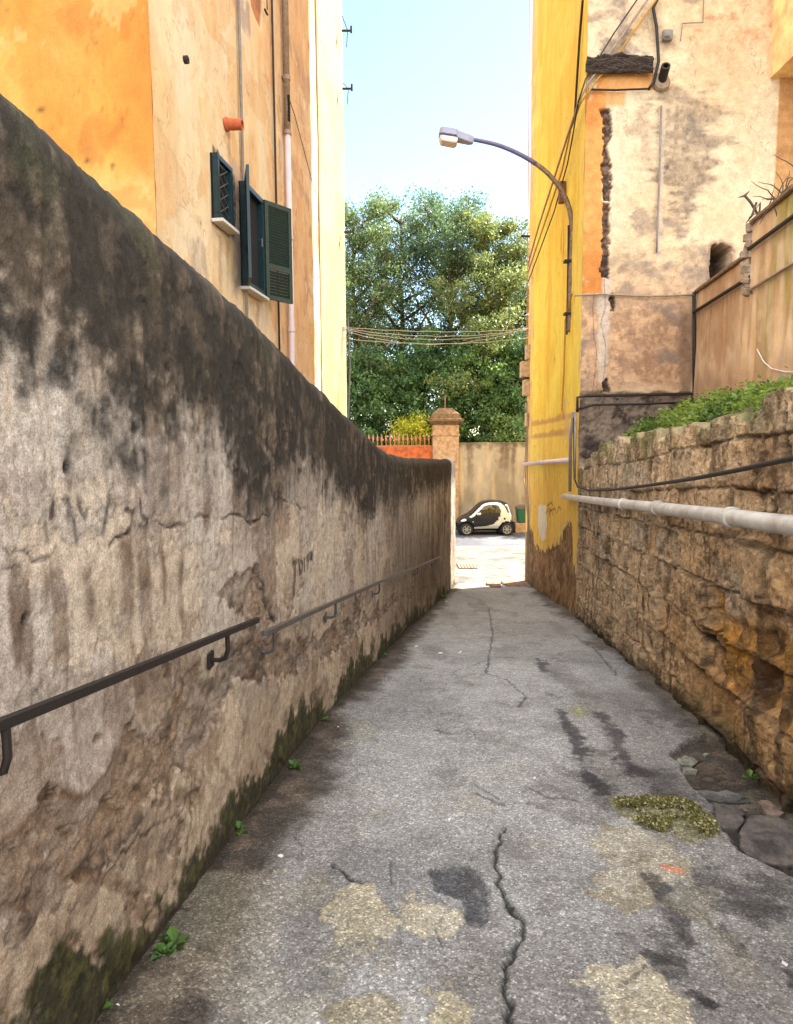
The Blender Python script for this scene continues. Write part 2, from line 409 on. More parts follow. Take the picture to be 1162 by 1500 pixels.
z5_ = lambda l: [(x * .4303, y * .4303 + 560) for x, y in l]
let_ = lambda l: [(x * .37 + 250, y * .37 + 780) for x, y in l]
SCR1 = [z5_([(232, 400), (245, 440), (275, 545)]), z5_([(275, 400), (285, 440), (298, 460), (308, 440)]), z5_([(378, 385), (360, 520)]),
        z5_([(430, 430), (450, 440), (455, 480), (435, 500)]), z5_([(475, 400), (482, 450), (512, 490)]), z5_([(165, 490), (175, 540)]), z5_([(190, 415), (180, 460)]), z5_([(236, 400), (240, 465)])]
SCR2 = [let_([(490, 118), (493, 240)]), let_([(505, 115), (509, 160), (520, 150), (522, 118), (505, 112)]), let_([(531, 108), (533, 148)]), let_([(552, 92), (541, 104), (550, 118), (545, 140)]), let_([(557, 88), (556, 104), (564, 102), (565, 84), (557, 86)]), let_([(483, 122), (498, 112)])]
def build_left_wall():
    Y = np.concatenate([np.linspace(-4, 1.0, 50)[:-1], 1.0 * (YEND / 1.0) ** np.linspace(0, 1, 760)])
    nT = 330
    base = GZ(Y) - 0.12
    end = np.clip((Y - (YEND - 0.45)) / 0.45, 0, 1)
    top = HT(Y) - 0.42 * (1 - np.sqrt(np.clip(1 - end ** 2, 0, 1)))
    r = 0.15
    t = np.linspace(0, 1, nT)
    S = np.repeat(Y[:, None], nT, 1)
    Z = base[:, None] + (top - r - base)[:, None] * t[None]
    n_arc = 12
    w = np.linspace(0, math.pi, n_arc + 1)[1:]
    Zarc = (top - r)[:, None] + r * np.sin(w)[None]
    Xoff_arc = -(r - r * np.cos(w))[None].repeat(len(Y), 0)
    Zb = (top - r)[:, None] + (base - top + r)[:, None] * np.linspace(0.1, 1, 5)[None]
    Zall = np.concatenate([Z, Zarc, Zb], 1)
    Xo = np.concatenate([np.zeros_like(Z), Xoff_arc, np.full_like(Zb, -2 * r)], 1)
    Sall = np.repeat(Y[:, None], Zall.shape[1], 1)
    # painting ------------------------------------------------
    A, B = Sall, Zall
    tt = B - GZ(A); dt = HT(A) - B
    wA = A + 0.05 * fbm(A * 5, B * 5, 3); wB = B + 0.05 * fbm(A * 5, B * 5, 9)
    n1 = fbm(A * 1.6, B * 1.6, 21, 5); n2 = fbm(A * 7, B * 7, 33, 5, .6); n3 = fbm(A * 25, B * 25, 41, 4, .6)
    st = fbs(A * 7, B * 0.5, 51, 4); st2 = fbs(A * 22, B * 1.1, 63, 3)
    col = mix(C(178, 166, 150), C(148, 132, 116), ss(-.5, .6, n1 + .4 * n2)); col = mix(col, C(110, 90, 72), ss(.1, .7, n3 + .5 * n2) * .35); col = mix(col, C(196, 178, 156), ss(.2, .8, -n3 + .4 * n2) * .35)
    col = mix(col, C(182, 168, 154), ss(0.25, .8, st + .4 * n2) * 0.6)
    col = mix(col, C(120, 103, 88), ss(0.2, .8, st2 + .5 * n2) * 0.45)
    # tan lower band
    low = ss(0.95, 0.45, tt + .22 * n1 + .1 * n2)
    col = mix(col, mix(C(168, 147, 122), C(136, 115, 94), ss(-.3, .6, n2 + .3 * n3)), low * 0.85)
    col, lay = layers(A, B, col, 501, 1.9, (C(196, 176, 150), C(126, 102, 80)), .5, .5, (.22, .42))
    # brown water streaks
    bs = np.zeros_like(A)
    for i, (x0, x1, y0, y1) in enumerate([(16, 52, 835, 985), (84, 106, 825, 975), (70, 78, 835, 900), (125, 140, 828, 915), (178, 197, 775, 942), (204, 224, 765, 948),
                           (236, 244, 795, 885), (262, 271, 815, 905), (300, 312, 690, 780), (365, 374, 700, 770), (340, 352, 660, 760), (95, 112, 620, 700)]):
        ym = (y0 + y1) / 2
        a0 = hitL(x0, ym); a1 = hitL(x1, ym); z1 = hitL((x0 + x1) / 2, y0)[2]; z0 = hitL((x0 + x1) / 2, y1)[2]
        e = 0.012 + 0.012 * abs(math.sin(i * 3.3))
        wv = A + 0.018 * fbm(A * 3 + i, B * 4, 90 + i)
        m = ss(a0[1] - e, a0[1] + e, wv) * ss(a1[1] + e, a1[1] - e, wv)
        zz = B + 0.05 * st2
        m *= ss(z0 - .04, z0 + .03, zz) * ss(z1 + .05, z1 - .05, zz)
        bs = np.maximum(bs, m * (0.65 + 0.35 * n2))
    col = mix(col, C(92, 70, 52), np.clip(bs * 1.2, 0, 1) * 0.85)
    # pale mineral drips below the dark cap
    dl = ss(.45, .62, dt + .12 * n1) * ss(1.05, .8, dt + .12 * n1)
    col = mix(col, C(196, 184, 168), dl * ss(.05, .5, st + .5 * st2) * 0.7)
    # black weathered cap with drips
    thr = 0.86 + 0.12 * fbm(A * 1.1, B * 0.8, 77) + 0.06 * st + 0.06 * st2 + .10 * n1
    thr = thr * (1 - 0.25 * ss(6, 12, A))
    mk = ss(thr + .30, thr - .22, dt + 0.15 * n2 + .12 * n3)
    dk = mix(C(40, 36, 30), C(70, 60, 48), ss(-.2, .5, n2 + .3 * st2))
    dk = mix(dk, C(128, 113, 94), ss(.3, 1.0, .6 * n2 + .25 * st2 + .3 * n1 + .5 * n3) * 0.6)
    dk = mix(dk, C(58, 60, 40), ss(.25, .7, fbm(A * 3.1, B * 3.1, 87)) * ss(.5, .1, dt) * 0.6)
    col = mix(col, dk, mk * 0.97)
    # greyer, streaked far half
    far = ss(7, 10.5, A)
    col = mix(col, mix(C(112, 102, 90), C(78, 68, 58), ss(-.2, .6, st2 + .4 * st)), far * ss(2.6, 1.2, tt + .2 * st) * 0.7)
    edge = ss(11.5, 15.5, A + 0.8 * st)
    col = mix(col, C(62, 48, 36), edge * ss(.35, .7, .5 + .5 * st2 + .2 * n2) * ss(.5, 1.6, tt) * 0.75)
    dampz = ss(11, 13, A) * ss(16.5, 14.5, A) * ss(.2, .5, tt) * ss(1.9, 1.2, tt + .3 * st)
    col = mix(col, C(74, 58, 44), dampz * (0.6 + .3 * st2) * 0.75)
    # broken plaster patches
    P1 = lw_pts([(300, 885), (318, 858), (345, 842), (372, 833), (386, 850), (396, 905), (360, 912), (310, 905)])
    P2 = lw_pts([(378, 918), (330, 958), (292, 982), (268, 1000), (246, 1030), (240, 1052), (214, 1075), (192, 1092), (186, 1125), (168, 1155), (140, 1196), (112, 1226),
                 (96, 1218), (74, 1222), (60, 1205), (40, 1238), (0, 1268), (-60, 1320), (-60, 1420), (20, 1370), (80, 1320), (150, 1245), (190, 1190), (235, 1165), (262, 1118), (300, 1092), (335, 1040), (352, 1000), (392, 968), (420, 945)])
    P3 = lw_pts([(398, 930), (430, 935), (470, 925), (520, 905), (560, 885), (600, 868), (560, 905), (520, 935), (470, 965), (430, 985), (395, 985), (380, 960)])
    ex = np.zeros_like(A); disp = np.zeros_like(A)
    for P_ in (P1, P2, P3):
        sd = sdpoly(wA, wB, P_) + 0.05 * n2 + .02 * n3 + .05 * n1
        ex = np.maximum(ex, ss(-.006, .006, sd))
    spots = ss(.62, .68, fbm(A * 2.3, B * 2.6, 131, 5, .6)) * ss(1.3, .9, tt) * ss(.1, .3, tt)
    ex = np.maximum(ex, spots)
    exc = mix(C(128, 114, 100), C(136, 114, 92), ss(-.3, .4, n1 + n2 * .4)); exc = mix(exc, C(76, 64, 54), ss(.2, .8, n2 + .6 * n3) * .8)
    exc = mix(exc, C(165, 146, 128), ss(.35, .8, -n2 + .4 * n3) * .7)
    col = mix(col, exc, ex * 0.92)
    disp -= ex * (0.012 - 0.010 * n2 - .004 * n3)
    # ragged plaster lip above the big patch
    lip = lw_pts([(-20, 1262), (30, 1222), (70, 1190), (140, 1130), (165, 1105)])
    dlp = dpoly(wA, wB, lip)
    disp += 0.012 * np.exp(-(dlp / 0.05) ** 2) * (1 - ex)
    col = mix(col, C(92, 62, 38), np.exp(-(dlp / 0.014) ** 2) * .75)
    fl = fbm(A * 6, B * 6, 511, 5, .6); disp -= ex * .006 * np.floor(2.2 * fl); col = mix(col, col * .6, ex * np.exp(-((2.2 * fl - np.round(2.2 * fl)) / .06) ** 2) * .5)
    # cracks
    def crack(pts, wd, dep, jit=0.012, seed=1):
        pl = lw_pts(pts); jj = lambda q: jit * (fbm(A * 18, B * 18, seed + q) + 1.6 * fbm(A * 5, B * 5, seed + q + 2))
        return np.exp(-(dpoly(A + jj(0), B + jj(5), pl) / (wd * np.clip(1 + 1.1 * n2, .25, 2.2))) ** 2) * dep * np.clip(.75 + .6 * n1 + .4 * n2, .15, 1)
    z5 = lambda l: [(x * .4303, y * .4303 + 560) for x, y in l]
    cr = crack(z5([(-60, 570), (0, 565), (80, 580), (130, 605), (210, 555), (265, 575), (320, 515), (375, 558), (470, 480)]), .0038, .9)
    cr = np.maximum(cr, crack(z5([(470, 480), (520, 460), (570, 500), (660, 462), (720, 465), (800, 460), (870, 470), (920, 455), (940, 395), (1040, 430)]), .0055, .9))
    cr = np.maximum(cr, crack([(375, 835), (388, 860), (393, 890), (400, 905)], .02, 1))
    cr = np.maximum(cr, crack([(70, 742), (76, 790)], .003, .7)); cr = np.maximum(cr, crack(z5([(0, 640), (80, 625)]), .003, .6))
    cr = np.maximum(cr, crack([(285, 1110), (284, 1160), (280, 1210)], .006, .9))
    cr = np.maximum(cr, crack([(150, 1285), (200, 1235), (285, 1165), (300, 1140)], .005, .8, .02))
    cr = np.maximum(cr, crack([(430, 815), (432, 890)], .006, .6))
    cr = np.maximum(cr, crack([(100, 600), (112, 640), (118, 680)], .004, .6))
    smd = ss(.35, .75, fbm((A * .8 + B) * 9, (A - B) * 1.6, 163, 4, .6)) * ss(.95, .6, tt); col = mix(col, C(104, 78, 56), smd * .6); disp -= smd * .004
    ridg = 1 - np.abs(fbm(A * 1.7, B * 2.1, 171, 5, .55)); hair = ss(.985, 1.0, ridg) * ss(.6, .3, mk) * .55
    col = mix(col, C(40, 33, 28), np.clip(cr * .95 + hair * .5, 0, 1)); disp -= cr * 0.012 + hair * .003
    def scrib(lst, wd, amt, c):
        nonlocal col
        d = np.full(A.shape, 1e9)
        for st_ in lst: d = np.minimum(d, dpoly(A + .004 * n2, B + .004 * n2, lw_pts(st_)))
        col = mix(col, c, ss(wd, wd * .5, d) * amt * (.75 + .4 * np.clip(n3, -1, .6)))
    scrib(SCR1, .015, .85, C(58, 50, 46)); scrib(SCR2, .026, .9, C(52, 46, 42))
    # little dark holes
    for (x, y) in [(103, 685), (345, 688), (350, 693), (260, 1043), (42, 908), (480, 690)]:
        p_ = hitL(x, y); hd = np.hypot(A - p_[1], (B - p_[2])); hm = ss(.022, .010, hd + .006 * n3)
        col = mix(col, C(30, 25, 22), hm * .9); disp -= hm * .02
    # moss and soil at the foot
    ms = ss(.05, -.05, tt - .19 - .18 * fbm(A * 1.7, B * .6, 151) - .12 * n2 - .06 * n3 - .09 * ss(5, 1, A))
    ms = np.maximum(ms, ss(.45, .75, fbm(A * 2.4, B * 3, 157)) * ss(.5, .2, tt) * .8)
    col = mix(col, mix(C(32, 36, 16), C(72, 72, 36), ss(-.1, .8, n3 + .5 * n2)), ms * .92)
    col = mix(col, C(58, 50, 42), ss(.07, .0, tt))
    lich = ss(.35, .8, fbm(A * 2, B * 2, 191)) * ss(.05, .25, tt - .75) * ss(1.25, .95, tt)
    col = mix(col, C(150, 132, 92), lich * .5)
    disp += lay + 0.010 * n1 + 0.005 * n2 + .0022 * n3 + 0.004 * st2 * (1 - ex)
    disp *= (Xo >= -r * 1.2)
    up_ = np.zeros_like(A); up_[:, nT:nT + n_arc] = (.012 * n2 + .007 * n3 + .004 * n1)[:, nT:nT + n_arc] * np.sin(w)[None]
    B = B + up_
    slope = np.gradient(XL(Y), Y); nx = 1 / np.sqrt(1 + slope ** 2); ny = -slope * nx
    P = np.stack([XL(A) + (Xo + disp) * nx[:, None], A + (Xo + disp) * ny[:, None], B], -1)
    o = new_obj('plaster_wall', grid_mesh('plaster_wall', P, col, flip=False), None, M['wall'])
    # close the mouth end
    e = P[-1]; k = len(e); half = nT + n_arc // 2
    n_ = half
    a_ = e[:n_]; b_ = np.stack([np.interp(a_[:, 2][::-1], e[half:, 2][::-1], e[half:, 0][::-1])[::-1],
                                np.interp(a_[:, 2][::-1], e[half:, 2][::-1], e[half:, 1][::-1])[::-1], a_[:, 2]], 1)
    G = np.stack([a_, (a_ * 2 / 3 + b_ / 3) + [0, .06, 0], (a_ / 3 + b_ * 2 / 3) + [0, .06, 0], b_], 0)
    cc = np.broadcast_to(C(196, 182, 160), G.shape)
    ec = new_obj('end_face', grid_mesh('end_face', G, cc), None, M['wall'])
    return tag(o, 'tall grey plaster wall along the left of the alley, black weathered top, cracks and peeling patches', 'wall'), ec
left_wall, ec_ = build_left_wall()
ec_.parent = left_wall

# ------------------------------------------------------------------ handrails
def handrail(path, brackets, label, rr, mat):
    hr_ = lambda x, y: surf_hit(x, y, lambda Y_: XL(Y_) + .085)
    P = [hr_(*q) for q in path]; nrm = np.array([.99, -.12, 0])
    t = thing('handrail', (P[0][0], P[0][1], GZ(P[0][1])), label, 'handrail', 'iron handrails on the left wall')
    mb = MB()
    for a, b in zip(P[:-1], P[1:]):
        d = (b - a); Ln = np.linalg.norm(d); d /= Ln
        up = np.array([0, 0, 1.0]); up -= d * np.dot(up, d); up /= np.linalg.norm(up); side = np.cross(d, up)
        mb.box((a + b) / 2, (Ln + .004, .030, .014 + rr), (d, up, side))
    mb.build('rail', mat, t, bevel=.003, seg=1)
    for q in brackets:
        a = hr_(*q); w = a - nrm * .085
        k = MB().tube([a + [0, 0, -.012], a + [0, 0, -.085], a + nrm * -.012 + [0, 0, -.12], a - nrm * .04 + [0, 0, -.13], w - nrm * .03 + [0, 0, -.13]], .011, 8)
        k.box(w + nrm * 0.004 + [0, 0, -.13], (.012, .07, .07))
        k.build('bracket', mat, t, smooth=False)
    return t
handrail([(-260, 1172), (0, 1062), (190, 985), (378, 908)], [(8, 1058), (333, 926)], 'dark rusty handrail nearest the camera, running off the left edge of the photo', .006, M['iron'])
handrail([(388, 928), (490, 882), (560, 851), (612, 830), (645, 815)], [(402, 922), (492, 881), (556, 853), (612, 830), (638, 818)], 'lighter grey handrail farther down the alley towards the mouth', .012, M['ironlt'])

# ================================================================== ALLEY GROUND
def gp(pts): return [(p_[0], p_[1]) for p_ in (hitG(*q) for q in pts)]
def ground_paint(A, B):
    n1 = fbm(A * 1.1, B * 1.1, 5, 5); n2 = fbm(A * 5, B * 5, 15, 5, .6); n3 = fbm(A * 22, B * 22, 25, 4, .6)
    u = (A - XL(B)) / (XR(B) - XL(B))
    dl = A - XL(B); dr = XR(B) - A
    wA = A + .03 * n2 + .008 * n3; wB = B + .03 * fbm(A * 5, B * 5, 75) + .008 * n3
    col = mix(C(155, 153, 148), C(134, 132, 129), ss(-.5, .6, n1 + .3 * n2)); col = mix(col, C(108, 104, 98), ss(.2, .8, fbm(A * 3.1, B * 2.3, 45, 5, .65)) * .5)
    col = mix(col, C(158, 148, 134), ss(6, 13, B) * .55)
    col = mix(col, C(112, 106, 100), ss(.2, .7, fbm(A * 2.2, B * .7, 35, 5)) * .5)
    z = np.zeros_like(A)
    z += .012 * n1 + .004 * n2 + .0012 * n3
    def patch(poly, c1, c2, amt=.9, h=0.004, soft=.006, pn=n2, ps=.5):
        nonlocal col, z
        sd = sdpoly(wA, wB, gp(poly)) + .05 * n2 + .022 * n3
        m = ss(-soft * 1.1, soft * 1.1, sd) * np.clip(.8 + .35 * n2 + .35 * n3, .25, 1)
        col = mix(col, col * .62, np.exp(-(sd / .014) ** 2) * .45)
        col = mix(col, mix(c1, c2, ss(-ps, ps, pn + .4 * n3)), m * amt); z += m * h
        return m
    cem1, cem2 = C(198, 189, 164), C(166, 157, 134)
    # right-hand damp zone
    damp = ss(.55, .8, u + .1 * n1) * ss(7.5, 5, B)
    col = mix(col, C(110, 101, 93), damp * .4)
    patch([(760, 1150), (800, 1140), (870, 1125), (960, 1130), (1015, 1150), (1020, 1175), (960, 1190), (880, 1205), (820, 1190), (770, 1175)], C(118, 112, 104), C(92, 86, 82), .45)
    patch([(855, 1225), (930, 1203), (965, 1225), (1015, 1265), (1012, 1292), (965, 1300), (952, 1332), (900, 1328), (862, 1302), (884, 1262)], C(176, 166, 140), C(138, 128, 104), .8)
    patch([(585, 1345), (600, 1322), (630, 1314), (668, 1325), (685, 1352), (668, 1378), (618, 1383), (592, 1372)], cem1, cem2)
    patch([(498, 1310), (520, 1298), (548, 1303), (566, 1330), (585, 1350), (582, 1385), (556, 1392), (520, 1378), (480, 1348)], C(190, 180, 152), C(166, 156, 130), .85)
    patch([(836, 1432), (880, 1410), (942, 1402), (968, 1430), (1004, 1480), (1030, 1530), (930, 1530), (868, 1482)], C(204, 194, 164), cem2)
    patch([(498, 1462), (540, 1448), (580, 1470), (590, 1520), (500, 1520)], C(186, 174, 142), C(140, 130, 100), .75)
    patch([(620, 1455), (660, 1440), (694, 1470), (690, 1520), (620, 1520)], C(188, 176, 136), C(146, 136, 106), .75)
    patch([(500, 1065), (530, 1050), (556, 1065), (550, 1085), (510, 1092)], C(146, 144, 116), C(140, 136, 118), .5)
    patch([(835, 1040), (850, 1034), (862, 1042), (850, 1050)], C(150, 146, 90), C(140, 136, 98), .8)
    patch([(790, 1280), (860, 1290), (830, 1330), (800, 1340)], C(124, 118, 112), C(110, 104, 100), .4)
    for pl in ([(425, 1150), (500, 1180), (470, 1240), (380, 1330), (330, 1400), (300, 1500)],):
        m = ss(.25, .05, dpoly(A, B, gp(pl)) + .1 * n1); col = mix(col, C(158, 152, 146), m * .35)
    m = patch([(645, 1278), (668, 1262), (700, 1274), (716, 1302), (712, 1318), (722, 1340), (706, 1364), (682, 1368), (684, 1338), (654, 1316)], C(58, 58, 62), C(76, 76, 78), .95, -.014)
    # terracotta chip
    patch([(962, 1272), (975, 1266), (1000, 1272), (1006, 1281), (980, 1279)], C(214, 140, 104), C(204, 128, 92), .95, .002, .004)
    # dark tar trails
    def trail(pl, wd, amt, c=C(48, 44, 46), jit=.035):
        nonlocal col
        d = dpoly(A + jit * n2, B + jit * 1.6 * n1, gp(pl))
        col = mix(col, c, ss(wd * 1.2, wd * .3, d + wd * .8 * n2 + wd * .5 * n3) * amt)
    trail([(822, 1040), (838, 1072), (850, 1100), (866, 1140), (885, 1165)], .055, .8)
    trail([(878, 1045), (898, 1070), (908, 1098), (935, 1135)], .065, .75)
    trail([(866, 1140), (890, 1160), (900, 1180)], .11, .6)
    trail([(930, 1120), (985, 1165), (1005, 1180)], .12, .55)
    trail([(790, 965), (797, 985)], .05, .7); trail([(805, 1015), (812, 1020)], .05, .5)
    trail([(945, 1285), (960, 1300), (985, 1340), (1005, 1375)], .04, .75)
    trail([(1040, 1285), (1090, 1310), (1110, 1330)], .08, .6); trail([(1060, 1360), (1085, 1395)], .03, .7)
    trail([(940, 1395), (985, 1405)], .02, .7); trail([(1000, 1445), (1030, 1460)], .018, .8); trail([(640, 1070), (652, 1074)], .03, .6)
    trail([(905, 1440), (960, 1400)], .012, .6); trail([(1150, 1420), (1162, 1440)], .03, .8); trail([(1010, 1460), (1020, 1458)], .03, .6)
    trail([(700, 1165), (730, 1180)], .018, .6)
    # cracks
    def crk(pl, wd, dep, jit=.018, s=3):
        nonlocal col, z
        d = dpoly(A + jit * fbm(A * 14, B * 14, s), B + jit * fbm(A * 14, B * 14, s + 7), gp(pl))
        m = np.exp(-(d / (wd * (1 + .5 * n2))) ** 2)
        col = mix(col, C(30, 32, 27), m * .95 * min(1, dep * 1.5)); z -= m * .02 * dep
    crk([(737, 1212), (727, 1238), (724, 1262), (731, 1290), (744, 1325), (765, 1352), (766, 1372), (748, 1392), (738, 1420), (742, 1465), (748, 1500), (752, 1560)], .010, 1)
    crk([(490, 1270), (510, 1285), (530, 1298)], .008, .7); crk([(770, 1150), (800, 1165), (850, 1172)], .008, .6)
    crk([(716, 890), (722, 930), (712, 985), (745, 995), (770, 1020), (760, 1035)], .012, .5); crk([(725, 962), (800, 968), (880, 972), (960, 975)], .013, .45)
    crk([(690, 1145), (735, 1170)], .006, .5); crk([(660, 985), (720, 965)], .01, .35); crk([(1060, 1370), (1040, 1345), (1020, 1325)], .008, .6); crk([(700, 905), (770, 915), (860, 905)], .013, .4)
    crk([(840, 930), (870, 950), (905, 990)], .014, .4); crk([(575, 1262), (570, 1300)], .004, .4)
    rid = 1 - np.abs(fbm(A * .9, B * .7, 271, 5, .55)); h = ss(.985, 1, rid) * .5; col = mix(col, C(70, 66, 62), h); z -= h * .003
    # gutter: broken right edge with stones
    pg = [(986, 1108), (1000, 1088), (1040, 1078), (1080, 1090), (1190, 1190), (1240, 1300), (1150, 1275), (1075, 1245), (1055, 1215), (1046, 1185), (1010, 1150)]
    sd = sdpoly(wA, wB, gp(pg)); m = ss(-.012, .02, sd)
    col = mix(col, mix(C(54, 48, 42), C(88, 74, 60), ss(-.2, .6, n2)), m * .95); z -= m * .045
    # soil along both feet
    sl = ss(.36, .12, dl + .12 * n1 + .07 * n2 + .03 * n3 - .06 * ss(4, 2, B))
    col = mix(col, mix(C(62, 52, 42), C(92, 78, 62), ss(-.3, .5, n2 + .4 * n3)), sl * .9)
    col = mix(col, C(50, 44, 34), ss(.10, .02, dl + .03 * n2) * .8)
    sr = ss(.26, .06, dr + .12 * n1 + .06 * n2)
    col = mix(col, mix(C(66, 58, 48), C(94, 82, 66), ss(-.3, .5, n2)), sr * .8)
    z += sl * .02 * (1 - u) + sr * .015
    # moss mat
    m = ss(-.02, .02, sdpoly(wA, wB, gp([(896, 1172), (945, 1168), (1005, 1172), (1046, 1198), (1056, 1226), (1010, 1234), (945, 1216), (905, 1196)])) + .02 * n2)
    m = m * ss(-.55, .1, n2 + .4 * n3 + .3); col = mix(col, mix(C(104, 100, 62), C(138, 132, 88), ss(-.3, .5, n3)), m * .7); z += m * .004
    dkm = ss(.25, .7, fbm(A * 4, B * 3, 401, 5, .65)) * ss(.5, .72, u + .1 * n1) * ss(7.5, 4.5, B); col = mix(col, C(62, 58, 52), dkm * .6); col = mix(col, C(150, 142, 122), ss(.35, .7, fbm(A * 2.6, B * 2.2, 411, 5, .6)) * ss(5, 3, B) * .35)
    return col, z

def build_ground():
    Y = np.concatenate([np.linspace(-5, 1.2, 50)[:-1], 1.2 * ((YEND + .25) / 1.2) ** np.linspace(0, 1, 860)])
    u = np.linspace(0, 1, 520)
    x0 = XL(Y) - .12; x1 = XR(Y) + .12
    A = x0[:, None] + (x1 - x0)[:, None] * u[None]; B = np.repeat(Y[:, None], len(u), 1)
    col, z = ground_paint(A, B)
    z *= ss(YEND + .25, YEND - .4, B) 
    P = np.stack([A, B, GZ(B) + z], -1)
    o = new_obj('alley_path', grid_mesh('alley_path', P, col, flip=True), None, M['ground'])
    tag(o, kind='structure')
build_ground()

# ================================================================== TUFA RETAINING WALL (right)
tt_ = np.array([hitR(*q) for q in [(850, 690), (862, 672), (878, 658), (905, 647), (955, 640), (1000, 633), (1050, 618), (1100, 600), (1135, 590), (1162, 583)]])
tt_ = tt_[np.argsort(tt_[:, 1])]
def HR(Y):
    z = np.interp(Y, tt_[:, 1], tt_[:, 2])
    return np.where(Y < tt_[0, 1], tt_[0, 2] + .02 * (tt_[0, 1] - Y), z)

def build_tufa():
    Y = np.concatenate([np.linspace(-4, 2.2, 90)[:-1], 2.2 * ((YC - .02) / 2.2) ** np.linspace(0, 1, 640)])
    nT = 330
    base = GZ(Y) - .12
    jag = .05 * fbm(Y * 2.3, Y * 0, 3, 4) + .03 * np.sign(np.sin(Y * 7.3 + 2 * np.sin(Y)))
    top = HR(Y) + jag
    t = np.linspace(0, 1, nT)
    Z = base[:, None] + (top - base)[:, None] * t
    A = np.repeat(Y[:, None], nT, 1); B = Z
    tt = B - GZ(A)
    # courses follow the slope a little
    zc = B + 0.062 * (A - 4) + .03 * fbm(A * .8, B * .8, 7)
    ch = 0.33
    row = np.floor(zc / ch); rj = _hash(row, row * 0 + 3, 5)
    bl = 0.40 + .14 * _hash(row, row * 0 + 1, 9)
    q = (A + rj * .6 + .015 * fbm(A * 4, B * 4, 8)) / bl
    cell = np.floor(q)
    # jitter of the vertical joints
    jl = (_hash(cell, row, 21) - .5) * .35; jr = (_hash(cell + 1, row, 21) - .5) * .35
    fq = q - cell
    dl_ = (fq - jl * .5); dr_ = (1 + jr * .5 - fq)
    over = dl_ < 0; cell = np.where(over, cell - 1, cell); over2 = dr_ < 0; cell = np.where(over2, cell + 1, cell)
    dxm = np.minimum(np.abs(dl_), np.abs(dr_)) * bl
    fz = zc / ch - row; dzm = np.minimum(fz, 1 - fz) * ch
    n1 = fbm(A * 1.3, B * 1.3, 41, 5); n2 = fbm(A * 6, B * 6, 51, 5, .6); n3 = fbm(A * 24, B * 24, 61, 4, .6)
    st = fbs(A * 8, B * .6, 71, 4); sth = fbs(A * 1.2, B * 16, 73, 4)
    dj = np.minimum(dxm, dzm) + .012 * n2 + .004 * n3
    jv = ss(-.35, .35, fbm(A * 1.2, B * 1.2, 97, 3)); joint = ss(.020, .004, dj) * (.45 + .55 * jv)
    rnd = _hash(cell, row, 31); rnd2 = _hash(cell, row, 37)
    eroded = (rnd2 > .62) & (zc < 1.15)
    near = ss(8, 4, A)
    dep = (rnd - .5) * .06 - eroded * (.03 + .045 * near) * ss(.0, .05, dj)
    disp = dep - joint * .024 + .008 * n1 + .006 * n2 + .005 * n3 + .009 * np.floor(2.4 * fbm(A * 4.5 + rnd * 9, B * 4.5, 401, 4, .55)) + .003 * sth * (1 - eroded)
    # big eaten-out hollow low on the near blocks
    hol = [(p_[1], p_[2]) for p_ in (hitR(*q) for q in [(1040, 850), (1062, 895), (1098, 915), (1150, 940), (1260, 1000), (1260, 1130), (1160, 1095), (1110, 1050), (1070, 1010), (1040, 960), (1036, 900)])]
    sdh = sdpoly(A + .05 * n2, B + .05 * n1, hol)
    hm = ss(0.0, .09, sdh + .03 * n2)
    hblk = hm > .3; disp -= hm * (.035 + .075 * rnd) * (.35 + .65 * np.clip(fz, 0, 1)) * ss(.0, .03, dj)
    
    cavs = ss(.62, .7, fbm(A * 1.9, B * 2.2, 301, 4, .5)) * near; disp -= cavs * .03
    col = mix(C(194, 162, 122), C(160, 127, 90), ss(-.5, .6, n1 + 1.4 * (rnd - .5)))
    col = mix(col, C(178, 156, 124), (rnd > .7) * .5)
    grad = ss(1.6, .7, tt + .25 * n1) * near                       # golden fresh stone low down near us
    col = mix(col, mix(C(174, 126, 62), C(136, 94, 46), ss(-.3, .6, n2)), np.clip(grad * .45 + hm * .85, 0, .95))
    col = mix(col, C(196, 138, 54), hm * ss(.0, .5, n1 + .3) * .6)
    # grey cement render remains + damp streaks on the far half
    farm = ss(5.5, 9.5, A)
    col = mix(col, mix(C(184, 160, 128), C(146, 118, 90), ss(-.2, .6, st + .4 * n2)), farm * .6)
    col = mix(col, C(72, 56, 40), ss(.3, .8, st + .5 * n2) * ss(1.9, 1.0, tt) * .6)
    col = mix(col, C(160, 150, 134), ss(.35, .8, fbm(A * 1.1, B * 1.6, 91, 4)) * ss(.7, 1.1, tt) * .45)
    col = mix(col, C(64, 46, 30), ss(.15, .6, n2 + .5 * n1) * .55); col = mix(col, C(70, 50, 32), ss(.35, .8, st + .3 * n3) * .5)
    jc = mix(C(52, 40, 30), C(150, 132, 108), ss(.1, .5, fbm(A * 1.5, B * 1.5, 95)))
    col = mix(col, jc, joint * .62); col = mix(col, C(86, 66, 46), ss(.1, .7, n3 + .5 * n2) * .4); col = mix(col, C(196, 174, 140), ss(.25, .8, -n3 + .5 * n2) * .35 * (1 - .6 * grad))
    # dark vertical gash and holes
    for pl, wd in (([(1052, 870), (1050, 905), (1045, 930)], .03), ([(1150, 600), (1148, 650), (1150, 690)], .03), ([(1108, 592), (1104, 640)], .02), ([(1120, 720), (1128, 745)], .05), ([(1035, 770), (1030, 815)], .03), ([(975, 660), (975, 690), (968, 735)], .02), ([(1010, 900), (1045, 960)], .03)):
        d = dpoly(A + .02 * n2, B + .03 * n1, [(p_[1], p_[2]) for p_ in (hitR(*q_) for q_ in pl)])
        m = ss(wd, wd * .4, d + .3 * wd * n3); col = mix(col, C(34, 26, 20), m * .85); disp -= m * .05
